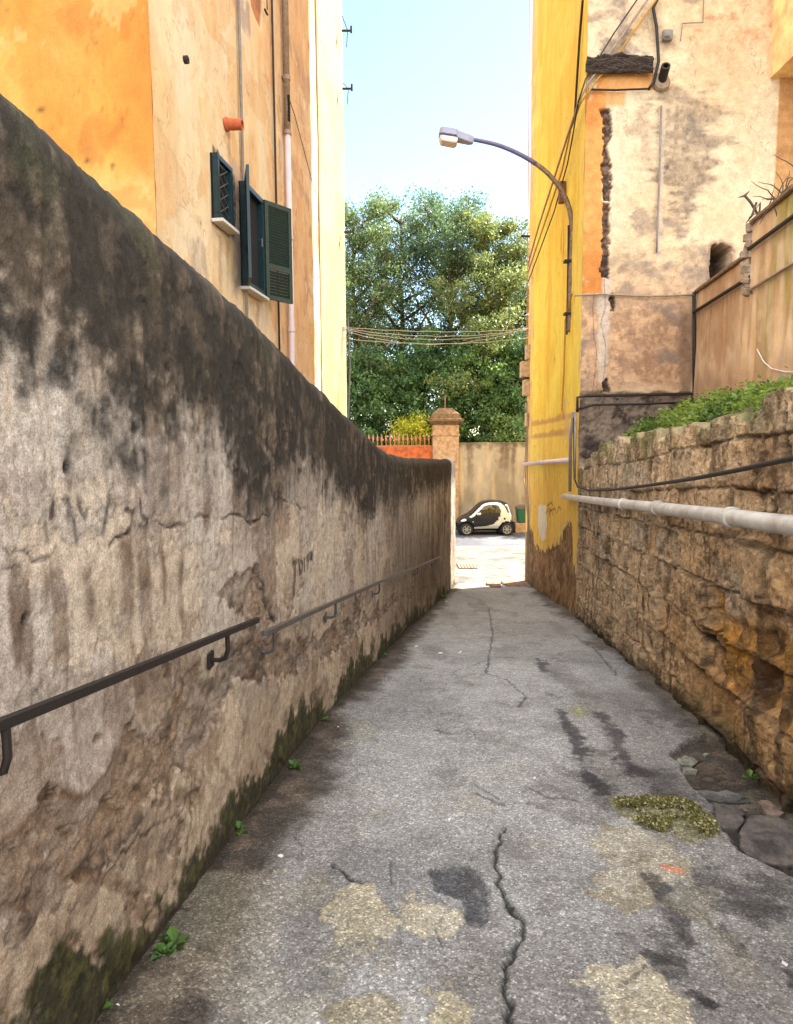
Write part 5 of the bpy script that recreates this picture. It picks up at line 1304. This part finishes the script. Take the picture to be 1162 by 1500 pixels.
# ------------------------------------------------------------------ parked car
def car():
    sc_y = 30.7
    pf, prr = at_Y(684, 782, sc_y), at_Y(743, 782, sc_y)
    wb = prr[0] - pf[0]; k = wb / 1.81
    Wd = 1.5 * k
    zg = ZS - .10
    t = thing('parked_car', ((pf[0] + prr[0]) / 2, sc_y + Wd / 2, zg), 'tiny two seat car, black panels with a silver safety cell, parked across the alley mouth', 'car')
    # local coords: x from front (0) to rear (2.5), z up; world x = fx + x*k
    fx = pf[0] - .40 * k; yc = sc_y + Wd / 2
    top = [(0, .52), (.06, .66), (.18, .76), (.40, .86), (.55, .93), (.70, 1.06), (.90, 1.27), (1.05, 1.41), (1.20, 1.49), (1.45, 1.54), (1.75, 1.54), (2.05, 1.50), (2.25, 1.43), (2.36, 1.22), (2.42, 1.02), (2.46, .80), (2.47, .60), (2.46, .45)]
    tx, tz = np.array(top).T
    ns, nr = 130, 150
    xs = np.concatenate([np.linspace(0, .12, 12), np.linspace(.14, 2.3, 100), np.linspace(2.32, 2.46, 18)])
    zt = np.interp(xs, tx, tz); zb = np.interp(xs, [0, .1, .3, 2.2, 2.4, 2.46], [.30, .22, .18, .18, .24, .36])
    hwp = np.interp(xs, [0, .05, .2, .5, 1.2, 2.0, 2.3, 2.42, 2.46], [.48, .58, .68, .73, .75, .75, .71, .62, .54])
    th = np.linspace(0, 2 * math.pi, nr, endpoint=False)
    V = np.zeros((ns, nr, 3))
    ct, st_ = np.cos(th), np.sin(th)
    for i in range(ns):
        zm = (zt[i] + zb[i]) / 2; hz = (zt[i] - zb[i]) / 2
        e = .34
        cy = np.sign(ct) * np.abs(ct) ** e; cz = np.sign(st_) * np.abs(st_) ** .42
        z = zm + hz * cz
        taper = 1 - .24 * np.clip((z - .88) / .66, 0, 1) ** 1.3 - .10 * np.clip((.45 - z) / .3, 0, 1)
        V[i, :, 0] = xs[i]; V[i, :, 1] = hwp[i] * cy * taper; V[i, :, 2] = z
    I = np.arange(ns * nr).reshape(ns, nr)
    Qd = np.stack([I[:-1], I[1:], np.roll(I, -1, 1)[1:], np.roll(I, -1, 1)[:-1]], -1).reshape(-1, 4)
    VV = V.reshape(-1, 3); cen = VV[Qd].mean(1)
    a, b, cgt = cen[:, 0], cen[:, 2], np.abs(cen[:, 1])
    nrm = np.cross(VV[Qd[:, 1]] - VV[Qd[:, 0]], VV[Qd[:, 3]] - VV[Qd[:, 0]]); nrm /= np.linalg.norm(nrm, axis=1)[:, None] + 1e-12
    side = np.abs(nrm[:, 1]) > .55
    wr = .335
    arch = side & ((np.hypot(a - .40, b - .30) < wr) | (np.hypot(a - 2.21, b - .30) < wr))
    cell_o = [(.46, .86), (.60, .90), (.98, 1.26), (1.12, 1.39), (1.35, 1.47), (1.70, 1.48), (1.95, 1.44), (2.10, 1.30), (2.24, 1.02), (2.42, 1.02), (2.44, .66), (2.20, .66), (1.98, .60), (1.86, .42), (1.80, .32), (.75, .30), (.72, .38), (1.30, .44), (1.60, .52), (1.80, .72), (1.92, .95), (1.94, 1.12), (1.84, 1.32), (1.70, 1.38), (1.40, 1.38), (1.20, 1.32), (1.06, 1.20), (.72, .86), (.60, .80)]
    win = [(.86, .98), (1.12, 1.24), (1.22, 1.31), (1.40, 1.37), (1.70, 1.37), (1.84, 1.31), (1.92, 1.14), (1.92, 1.02), (1.5, .99)]
    door = [(.72, .86), (.86, .98), (1.5, .99), (1.93, 1.02), (1.92, .94), (1.80, .72), (1.60, .52), (1.30, .44), (.72, .38)]
    inp = lambda pg: sdpoly(a, b, pg) > 0
    k_cell = side & inp(cell_o); k_win = side & inp(win) & ~k_cell; k_door = side & inp(door) & ~k_cell & ~k_win
    k_ws = (~side) & (a > .58) & (a < 1.10) & (nrm[:, 2] > .2) & (cgt < .60)
    k_rw = (a > 2.2) & (b > 1.04) & (b < 1.40) & ~k_cell
    k_hl = side & (((a - .22) / .17) ** 2 + ((b - .70) / .06) ** 2 < 1)
    k_sp = inp([(2.12, 1.36), (2.20, 1.40), (2.36, 1.12), (2.30, 1.08)]) & side
    classes = np.zeros(len(Qd), int)
    for v_, msk in ((1, k_cell), (2, k_win), (3, k_door), (4, k_ws), (5, k_rw | k_sp), (6, k_hl)): classes[msk] = v_
    classes[arch] = -1
    black = plain('black_car_paint', C(24, 26, 33), .4, 0, .1, 4, 0, .2, coat=.12); silver = plain('silver_car_paint', C(184, 184, 176), .35, .2, .05, 4, 0, .4, coat=.2)
    tyre = plain('tyre_rubber', C(30, 30, 32), .85, 0, .2, 20, .001); rimm = plain('alloy_rim', C(142, 142, 140), .35, .6, .08, 20, 0); lens = plain('lamp_lens', C(214, 214, 206), .15, 0, .06, 20, 0, .6)
    Wp = lambda p_: np.stack([fx + p_[..., 0] * k, yc + p_[..., 1] * k, zg + p_[..., 2] * k], -1)
    for v_, nm, mt in ((0, 'body', black), (1, 'safety_cell', silver), (2, 'side_window', M['glass']), (3, 'door', black), (4, 'windscreen', M['glass']), (5, 'rear_window', M['glass']), (6, 'headlight', lens)):
        groups = [None] if v_ in (0, 4, 5) else [-1, 1]
        for sgn in groups:
            m_ = classes == v_
            if sgn: m_ &= np.sign(cen[:, 1]) == sgn
            if not m_.any(): continue
            f = Qd[m_]; u, inv = np.unique(f, return_inverse=True)
            pv = VV[u].copy()
            if v_ == 1: pv[:, 1] *= 1.012
            o_ = new_obj(nm, np_mesh(nm, Wp(pv), inv.reshape(f.shape)), t, mt)
            if nm == 'door':
                MB().box(Wp(np.array([1.62, sgn * .755, .86])), (.16, .02, .03)).build('handle', black, o_)
    # wheels, inner arches
    for wx in (.40, 2.21):
        MB().box(Wp(np.array([wx, 0, .34])), (.70 * k, 1.18 * k, .5 * k)).build('wheel_arch', M['dark'], t)
        for sg in (-1, 1):
            c = Wp(np.array([wx, sg * .66, .275])); ax = np.array([0, float(sg), 0])
            w_ = MB().lathe([(.17 * k, -.085 * k), (.25 * k, -.085 * k), (.275 * k, -.06 * k), (.275 * k, .06 * k), (.25 * k, .085 * k), (.19 * k, .085 * k), (.18 * k, .03 * k)], c, ax, 32).build('wheel', tyre, t, smooth=True)
            r_ = MB().lathe([(.19 * k, .06 * k), (.192 * k, .09 * k), (.165 * k, .085 * k), (.155 * k, .05 * k)], c, ax, 32)
            r_.lathe([(0, .085 * k), (.05 * k, .085 * k), (.055 * k, .06 * k)], c, ax, 16)
            for q in range(6):
                an = q * math.pi / 3; dv = np.array([math.cos(an), 0, math.sin(an)]); r_.box(c + dv * .105 * k + ax * .068 * k, (.13 * k, .055 * k, .03 * k), (dv, np.cross(ax, dv), ax))
            MB().lathe([(0, .03 * k), (.175 * k, .03 * k)], c, ax, 24).build('brake_disc', M['dark'], w_)
            r_.build('rim', rimm, w_)
    for sg in (-1, 1):
        MB().lathe([(0, -.1 * k), (.045 * k, -.08 * k), (.06 * k, 0), (.045 * k, .08 * k), (0, .1 * k)], Wp(np.array([.93, sg * .83, .98])), (1, 0, .1), 12).build('mirror', silver, t, smooth=True)
        MB().lathe([(0, .0), (.035 * k, .0), (.05 * k, -.01)], Wp(np.array([2.09, sg * .757, .76])), (0, sg, 0), 16).build('fuel_cap' if sg < 0 else 'side_badge', M['dark'], t)
        MB().box(Wp(np.array([.68, sg * .745, .62])), (.05, .02, .03)).build('indicator', lens, t)
    # cabin
    s_ = MB()
    for sg in (-1, 1): s_.box(Wp(np.array([1.62, sg * .3, .80])), (.16 * k, .42 * k, .7 * k), Matrix.Rotation(.2, 3, 'Y')); s_.box(Wp(np.array([1.38, sg * .3, .52])), (.46 * k, .42 * k, .14 * k)); s_.box(Wp(np.array([1.73, sg * .3, 1.22])), (.08 * k, .24 * k, .18 * k))
    s_.build('seats', M['dark'], t, bevel=.03)
    MB().lathe([(.15 * k, -.012), (.17 * k, -.012), (.17 * k, .012), (.15 * k, .012), (.15 * k, -.012)], Wp(np.array([1.06, -.3, .95])), (-.8, 0, .5), 20).build('steering_wheel', M['dark'], t)
    MB().box(Wp(np.array([.86, 0, .84])), (.3 * k, 1.2 * k, .16 * k)).build('dashboard', M['dark'], t, bevel=.02)
car()

# green bin behind the car
def bin_():
    y = 31.9; c = at_Y(768, 760, y); zg = ZS - .1
    t = thing('waste_bin', (c[0], y, zg), 'green waste bin on a brown base standing just behind the parked car', 'bin')
    z0 = at_Y(760, 765, y)[2]; z1 = at_Y(760, 745, y)[2]
    g_ = plain('green_plastic', C(30, 92, 66), .5, 0, .15, 8, .001)
    m = MB(); rg = lambda w, d, z: [(c[0] - w, y - d, z), (c[0] + w, y - d, z), (c[0] + w, y + d, z), (c[0] - w, y + d, z)]
    m.add(rg(.30, .28, z0) + rg(.38, .34, z1), [(0, 1, 5, 4), (1, 2, 6, 5), (2, 3, 7, 6), (3, 0, 4, 7), (0, 1, 2, 3), (4, 5, 6, 7)]).build('bin_body', g_, t, bevel=.02)
    MB().prism([(.4 * math.cos(a_), .16 * math.sin(a_)) for a_ in np.linspace(0, math.pi, 10)], (c[0], y - .37, z1 + .003), (1, 0, 0), (0, 0, 1), (0, 1, 0), .72).build('lid', M['ironlt'], t, bevel=.01)
    MB().box((c[0] - .03, y, (zg + z0) / 2 - .004), (.86, .6, z0 - zg - .01)).build('base', M['pillar'], t, bevel=.02)
bin_()

# ================================================================== TREES
def tree(x, y, h, rad, nl, seed, label, cols, dens=70, size=.15, lo=.22, up=.55, group='tall trees behind the garden wall', lean=0, thin=0.0):
    g = np.random.default_rng(seed)
    t = thing('tree', (x, y, ZS - .2), label, 'tree', group)
    mb = MB(); cl = []; cr = []
    tr = [np.array([x, y, ZS - .3])]
    n = 9
    for i in range(1, n + 1):
        f = i / n; tr.append(np.array([x + lean * f * h * .2 + g.normal() * .12, y + g.normal() * .12, ZS - .3 + h * .86 * f]))
    mb.tube(tr, list(np.linspace(.2, .04, n + 1) * (h / 14)), 8)
    trn = np.array(tr)
    for i in range(nl):
        f = lo + (1 - lo) * (i + g.random()) / nl * .97
        b = np.array([np.interp(f * n, range(n + 1), trn[:, k]) for k in range(3)])
        az = i * 2.4 + g.normal() * .4
        prof = math.sin(min(1, max(0.06, (1 - f) / (1 - lo) * 1.05 + .12)) ** .75 * math.pi * .62)
        ln = rad * (0.75 + .6 * g.random()) * max(prof, .42)
        d = np.array([math.cos(az), math.sin(az), up * (.3 + .7 * g.random())])
        pts = [b]
        for k in range(5):
            d = d + np.array([0, 0, .12]) + g.normal(size=3) * .16; pts.append(pts[-1] + d / np.linalg.norm(d) * ln / 4.2)
        mb.tube(pts, list(np.linspace(.07, .014, 6) * (h / 14)), 6)
        for k in range(2, 6):
            for s in range(7):
                dd = g.normal(size=3); dd[2] = abs(dd[2]) * .5 - .05; dd /= np.linalg.norm(dd)
                e = pts[k] + dd * ln * (.16 + .22 * g.random())
                if s < 2: mb.tube([pts[k], (pts[k] + e) / 2 + g.normal(size=3) * .05, e], [.02, .014, .006], 4)
                if g.random() > thin + .12: cl.append(e); cr.append(.35 + .6 * g.random())
    mb.build('trunk', M['bark'], t, smooth=True)
    V, Q, cc = leaves(np.array(cl), np.array(cr) * rad / 3.0, dens, size, cols, .3, .5, seed + 50)
    new_obj('crown', np_mesh('crown', V, Q, cc, False), t, M['leaf'])
G1 = (C(58, 82, 54), C(96, 120, 74), C(122, 136, 86)); G2 = (C(52, 78, 60), C(86, 114, 80), C(110, 132, 90)); G3 = (C(68, 88, 54), C(112, 128, 72), C(138, 144, 84))
def tx_(px, Y): return float(at_Y(px, 650, Y)[0])
def th_(py, Y): return float(at_Y(600, py, Y)[2]) - ZS
tree(tx_(522, 38), 38, th_(226, 38), 3.0, 28, 1, 'tall open tree close beside the left building, partly hidden by it', G1, 75, .14, .25)
tree(tx_(588, 40), 40, th_(234, 40), 3.2, 26, 2, 'tall airy tree with bare forking limbs left of centre, above the pillar', G1, 60, .14, .3, thin=.25)
tree(tx_(660, 39), 39, th_(222, 39), 3.2, 28, 3, 'tallest tree in the middle of the row, crown rising to a point', G2, 70, .14, .3, thin=.12)
tree(tx_(718, 37), 37, th_(246, 37), 2.6, 28, 4, 'sunlit yellow green tree right of centre under the lamp arm', G3, 77, .14, .34, thin=.05)
tree(tx_(762, 40), 40, th_(322, 40), 2.6, 24, 5, 'lower dark tree beside the yellow building', G2, 82, .14, .2)
tree(tx_(850, 42), 42, th_(330, 42), 3.2, 22, 6, 'dark tree hidden behind the yellow building', G2, 45, .18, .2)
tree(tx_(430, 42), 42, th_(300, 42), 3.4, 22, 7, 'green tree hidden behind the left building', G1, 45, .18, .2)
tree(10.5, 37.5, 14.5, 3.4, 22, 8, 'broad tree behind the yellow building, first from it along the garden wall', G2, 40, .22, .2)
tree(14.5, 38.5, 15.5, 3.6, 22, 9, 'broad tree behind the yellow building, second from it along the garden wall', G1, 40, .22, .2)
tree(18.5, 37.5, 14.0, 3.6, 20, 10, 'broad tree behind the yellow building, farthest along the garden wall', G2, 40, .22, .2)
# dense evergreens below
def bush(px, py_top, Y, w, label, cols, seed, n=230, dens=85, name='evergreen_shrub', size=.18, z0=None):
    g = np.random.default_rng(seed); zt = float(at_Y(px, py_top, Y)[2]); x = tx_(px, Y); zb = ZS if z0 is None else z0
    t = thing(name, (x, Y, ZS - .1), label, 'shrub', 'evergreens behind the garden wall')
    c = g.normal(size=(n, 3)); c /= np.linalg.norm(c, axis=1)[:, None]; c *= (.55 + .45 * g.random(n) ** .5)[:, None]
    hz = (zt - zb) / 2
    P = np.stack([x + c[:, 0] * w, Y + c[:, 1] * w * .8, (zt + zb) / 2 + c[:, 2] * hz], 1)
    P[:, :2] += .25 * g.normal(size=(n, 2))
    mb = MB()
    for k in range(9):
        e = P[g.integers(0, n)]; b = np.array([x + g.normal() * .2, Y + g.normal() * .2, ZS - .3]); mb.tube([b, (b * .55 + e * .45) + g.normal(size=3) * .3, e], [.09, .05, .015], 5)
    mb.build('stem', M['bark'], t)
    V, Q, cc = leaves(P, .35 + .45 * g.random(n), dens, size, cols, .3, .5, seed + 9)
    new_obj('foliage', np_mesh('foliage', V, Q, cc, False), t, M['leaf'])
D1 = (C(56, 88, 62), C(98, 136, 84), C(126, 158, 98)); D2 = (C(62, 96, 64), C(108, 144, 84), C(138, 168, 98))
bush(530, 505, 36, 1.9, 'dark evergreen mass next to the left building above the spiked wall', D1, 21)
bush(585, 500, 37, 2.0, 'dark evergreen between the left building and the pillar', D1, 22)
bush(640, 478, 36.5, 2.1, 'dark dense evergreen directly behind the gate pillar', D1, 23)
bush(700, 470, 36, 2.0, 'dense green evergreen above the wall behind the car', D2, 24)
bush(752, 490, 36, 1.8, 'dense dark evergreen against the yellow building', D1, 25)
bush(820, 480, 37, 2.2, 'evergreen hidden behind the yellow building', D1, 26, 120)
bush(470, 500, 37, 2.2, 'evergreen hidden behind the left building', D1, 27, 120)
bush(608, 606, 34.6, .75, 'small bright yellow green bush just left of the gate pillar', (C(130, 146, 36), C(196, 196, 62), C(214, 208, 96)), 28, 60, 90, 'bright_bush', .13, float(at_Y(608, 668, 34.6)[2]))
bush(745, 612, 34.6, .8, 'pale green bush peeping over the boundary wall by the yellow building', (C(84, 112, 62), C(134, 156, 96), C(160, 176, 120)), 29, 60, 80, 'pale_bush', .14, float(at_Y(745, 668, 34.6)[2]))

# ================================================================== SMALL THINGS ON THE GROUND
def gpt(px, py):
    p_ = hitG(px, py); return p_
STN = [([(993, 1108), (1012, 1094), (1040, 1094), (1034, 1106), (1012, 1116), (996, 1116)], C(150, 148, 130), .05, 'grey green flat stone at the far end of the broken gutter'),
       ([(986, 1120), (1004, 1118), (1022, 1122), (1016, 1138), (1006, 1144), (988, 1134)], C(126, 124, 112), .05, 'small grey stone just below the grey green one in the gutter'),
       ([(1024, 1125), (1050, 1118), (1085, 1135), (1090, 1148), (1058, 1152), (1026, 1150)], C(88, 76, 64), .04, 'brown muddy stone in the middle of the gutter'),
       ([(1018, 1155), (1060, 1152), (1100, 1160), (1102, 1170), (1062, 1170), (1026, 1166)], C(118, 116, 110), .075, 'long narrow stone lying across the gutter'),
       ([(1030, 1170), (1062, 1172), (1088, 1180), (1090, 1196), (1080, 1210), (1056, 1210), (1040, 1196)], C(98, 92, 88), .08, 'squarish dark stone below the long narrow one in the gutter'),
       ([(1108, 1172), (1124, 1166), (1148, 1186), (1144, 1192), (1128, 1190)], C(136, 116, 102), .07, 'small pinkish stone against the foot of the tufa wall'),
       ([(1084, 1206), (1100, 1190), (1140, 1194), (1168, 1210), (1200, 1240), (1180, 1262), (1110, 1258), (1082, 1232)], C(104, 97, 92), .085, 'largest slab of the broken gutter at the right edge of the photo')]
def stone(pts, c, h, label, seed):
    g = np.random.default_rng(seed); P = np.array([gpt(*q) for q in pts]); cen = P.mean(0)
    n = 72; L_ = np.concatenate([P, P[:1]]); seg = np.concatenate([[0], np.cumsum(np.linalg.norm(np.diff(L_[:, :2], axis=0), axis=1))])
    s = np.linspace(0, seg[-1], n, endpoint=False); ring = np.stack([np.interp(s, seg, L_[:, k]) for k in range(2)], 1)
    ring = ring + .012 * np.stack([fbm(ring[:, 0] * 14, ring[:, 1] * 14, seed), fbm(ring[:, 0] * 14, ring[:, 1] * 14, seed + 2)], 1)
    fr = [1.02, 1.0, .985] + list(np.linspace(.95, .01, 16)); hz = [-.1, h * .7, h * .95] + [h] * 16
    tl = g.uniform(-.05, .05, 2); rows_ = []
    for f, z in zip(fr, hz):
        xy = cen[:2] + (ring - cen[:2]) * f
        step = .006 * np.floor(2.2 * fbm(xy[:, 0] * 3 + seed, xy[:, 1] * 3, seed, 3))
        zz = GZ(xy[:, 1]) - .05 + z * .45 + ((xy - cen[:2]) @ tl) + (.011 * fbm(xy[:, 0] * 8 + seed, xy[:, 1] * 8, seed, 5, .6) + step)
        rows_.append(np.concatenate([xy, zz[:, None]], 1))
    V = np.array(rows_); V = np.concatenate([V, V[:, :1]], 1)
    nn = fbm(V[..., 0] * 9, V[..., 1] * 9, seed + 3, 5, .65); col = mix(c, c * .45, ss(-.3, .6, nn)); col = mix(col, C(84, 74, 56), ss(.1, .6, -nn) * .5); col = mix(col, C(58, 50, 42), (V[..., 2] < (GZ(V[..., 1]) - .03)) * .8)
    o = new_obj('paving_stone', grid_mesh('paving_stone', V, col, flip=False, smooth=False), None, M['stone'])
    tag(o, label, 'stone', 'broken gutter stones')
for i, (pts, c, h, lab) in enumerate(STN): stone(pts, c, h, lab, 60 + i)

# moss mat leaves (uncountable)
g = np.random.default_rng(77); mp = np.array(gp([(896, 1172), (945, 1168), (1005, 1172), (1046, 1198), (1056, 1226), (1010, 1234), (945, 1216), (905, 1196)]))
pp = g.uniform(mp.min(0), mp.max(0), (16000, 2)); pp = pp[(sdpoly(pp[:, 0], pp[:, 1], [tuple(q) for q in mp]) > .0 + .05 * g.random(len(pp))) & (fbm(pp[:, 0] * 7, pp[:, 1] * 7, 5) + .6 * g.random(len(pp)) > .32)]
c3 = np.stack([pp[:, 0], pp[:, 1], GZ(pp[:, 1]) + .012 + .012 * g.random(len(pp))], 1)
V, Q, cc = leaves(c3, np.full(len(c3), .008), 1, .016, (C(88, 88, 46), C(142, 138, 82), C(204, 196, 146)), -.3, .7, 3)
tag(new_obj('moss_mat', np_mesh('moss_mat', V, Q, cc, False), None, M['weed']), kind='stuff')

# weeds at the foot of the left wall and in cracks
WD = [(140, 1415, .10, 'small weed at the foot of the left wall, nearest the camera'), (255, 1392, .11, 'leafy weed growing out of the asphalt near the lower left'), (240, 1404, .08, 'low weed just beside the leafy one at the lower left'),
      (308, 1248, .09, 'bright green weed in the moss at the foot of the left wall'), (262, 1308, .07, 'tiny weed sprouting below the left wall moss'), (352, 1222, .09, 'dark weed clump where the left wall moss ends'),
      (432, 1128, .10, 'bushy weed at the wall foot below the second handrail'), (480, 1060, .09, 'small weed by the white litter under the left wall'), (560, 962, .10, 'far weed at the left wall foot'), (650, 878, .22, 'mossy weed clump at the far end of the left wall'),
      (1100, 1145, .10, 'weed growing at the foot of the tufa wall above the stones'), (140, 1490, .09, 'weed at the bottom left corner of the photo')]
for i, (px, py, s, lab) in enumerate(WD):
    p_ = gpt(px, py); g = np.random.default_rng(200 + i); n = 16
    c0 = p_ + np.array([0, 0, .012]); vs, fs, cs = [], [], []
    for k in range(n):
        an = g.uniform(0, 6.28); e = g.uniform(.15, 1.1); d = np.array([math.cos(an) * math.cos(e), math.sin(an) * math.cos(e), math.sin(e)]); ln = s * g.uniform(.35, .8)
        tip = c0 + d * ln; sd = np.cross(d, [0, 0, 1.0]); sd /= np.linalg.norm(sd); b_ = len(vs)
        m_ = c0 + d * ln * .6 + [0, 0, .006]
        vs += [c0 + d * ln * .2, m_ + sd * ln * .24, tip - [0, 0, .012], m_ - sd * ln * .24]; fs.append((b_, b_ + 1, b_ + 2, b_ + 3))
        cs += [mix(C(46, 78, 32), C(104, 138, 62), np.array(g.random()))] * 4
    tag(new_obj('weed', np_mesh('weed', np.array(vs), np.array(fs), np.array(cs).reshape(-1, 3), False), None, M['weed']), lab, 'weed', 'weeds in the alley')

# litter
LT = [(190, 1422, .035, 'white scrap at the foot of the left wall near the bottom left'), (412, 1258, .02, 'pale chip of paper in the middle left of the path'), (500, 1042, .06, 'white paper strip under the left wall'), (497, 1068, .025, 'small white bit below the paper strip'),
      (645, 958, .05, 'pale scrap in the middle of the path, left of another'), (674, 957, .045, 'pale scrap in the middle of the path, right of another'), (653, 882, .08, 'far white scrap near the end of the left wall'), (610, 948, .035, 'small pale scrap between the wall foot and mid path'),
      (783, 1143, .012, 'tiny white dot of litter above the cracked patch'), (659, 1204, .016, 'pale chip left of the long crack'), (1148, 1416, .02, 'pale crumb of litter at the right edge'), (170, 1480, .02, 'pale crumb near the bottom left weed')]
for i, (px, py, s, lab) in enumerate(LT):
    p_ = gpt(px, py); g = np.random.default_rng(300 + i); n = 7; an = np.sort(g.uniform(0, 6.28, n)); 
    poly = [(s * math.cos(a_) * g.uniform(.5, 1.1), s * .6 * math.sin(a_) * g.uniform(.5, 1.1)) for a_ in an]
    r_ = g.uniform(0, 3); m = MB().prism(poly, p_ + [0, 0, .012], (math.cos(r_), math.sin(r_), .1), (-math.sin(r_), math.cos(r_), .15), (0, 0, 1), .004)
    tag(m.build('litter', M['paper']), lab, 'litter', 'scraps of litter on the path')

# ================================================================== LIGHT, SKY, CAMERA
w = bpy.data.worlds.new('World'); scn.world = w; w.use_nodes = True
nt = w.node_tree; sky = nt.nodes.new('ShaderNodeTexSky'); sky.sky_type = 'NISHITA'; sky.sun_disc = False
sky.sun_elevation = SUN_EL; sky.sun_rotation = SUN_AZ; sky.air_density = 1.0; sky.dust_density = 0.3; sky.ozone_density = 1.0
# broken bright cloud, unseen, added overhead and behind to light the alley, clear sky low down ahead of us
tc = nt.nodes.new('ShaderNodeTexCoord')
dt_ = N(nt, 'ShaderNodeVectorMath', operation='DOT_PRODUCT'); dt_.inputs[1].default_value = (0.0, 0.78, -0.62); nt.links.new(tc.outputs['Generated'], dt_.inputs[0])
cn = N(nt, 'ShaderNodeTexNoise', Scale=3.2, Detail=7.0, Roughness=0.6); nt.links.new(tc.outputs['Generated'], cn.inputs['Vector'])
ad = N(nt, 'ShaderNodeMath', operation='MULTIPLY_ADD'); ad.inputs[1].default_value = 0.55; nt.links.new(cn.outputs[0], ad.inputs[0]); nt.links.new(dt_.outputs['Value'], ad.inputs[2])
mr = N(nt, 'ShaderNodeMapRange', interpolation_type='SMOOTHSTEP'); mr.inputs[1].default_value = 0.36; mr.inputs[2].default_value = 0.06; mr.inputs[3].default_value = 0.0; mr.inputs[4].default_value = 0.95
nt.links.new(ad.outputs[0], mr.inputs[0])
mxw = N(nt, 'ShaderNodeMix', data_type='RGBA'); mxw.inputs[7].default_value = (FILL_CLOUD * .97, FILL_CLOUD * 1.0, FILL_CLOUD * 1.06, 1)
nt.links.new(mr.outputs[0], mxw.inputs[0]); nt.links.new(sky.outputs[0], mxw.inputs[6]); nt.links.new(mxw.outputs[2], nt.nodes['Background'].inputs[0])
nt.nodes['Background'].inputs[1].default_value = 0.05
ld = bpy.data.lights.new('Sun', 'SUN'); ld.energy = 3.2; ld.angle = math.radians(.55); ld.color = (1, .93, .82)
sun = bpy.data.objects.new('Sun', ld); COL.objects.link(sun)
sd = Vector((math.sin(SUN_AZ) * math.cos(SUN_EL), math.cos(SUN_AZ) * math.cos(SUN_EL), math.sin(SUN_EL)))
sun.rotation_euler = sd.to_track_quat('Z', 'Y').to_euler(); sun.location = (20, 20, 30)

cd = bpy.data.cameras.new('Camera'); cam = bpy.data.objects.new('Camera', cd); COL.objects.link(cam); scn.camera = cam
cd.sensor_fit = 'VERTICAL'; cd.sensor_height = 36; cd.sensor_width = 36; cd.lens = 24.0; cd.clip_end = 2000; cd.clip_start = .05
cam.matrix_world = Matrix([[RR[0], UU[0], -_f[0], 0], [RR[1], UU[1], -_f[1], 0], [RR[2], UU[2], -_f[2], EYE], [0, 0, 0, 1]])
scn.view_settings.view_transform = 'Standard'; scn.view_settings.look = 'None'; scn.view_settings.gamma = 1
scn.view_settings.exposure = 3.15
scn.cycles.max_bounces = 8; scn.cycles.diffuse_bounces = 5; scn.cycles.transparent_max_bounces = 12
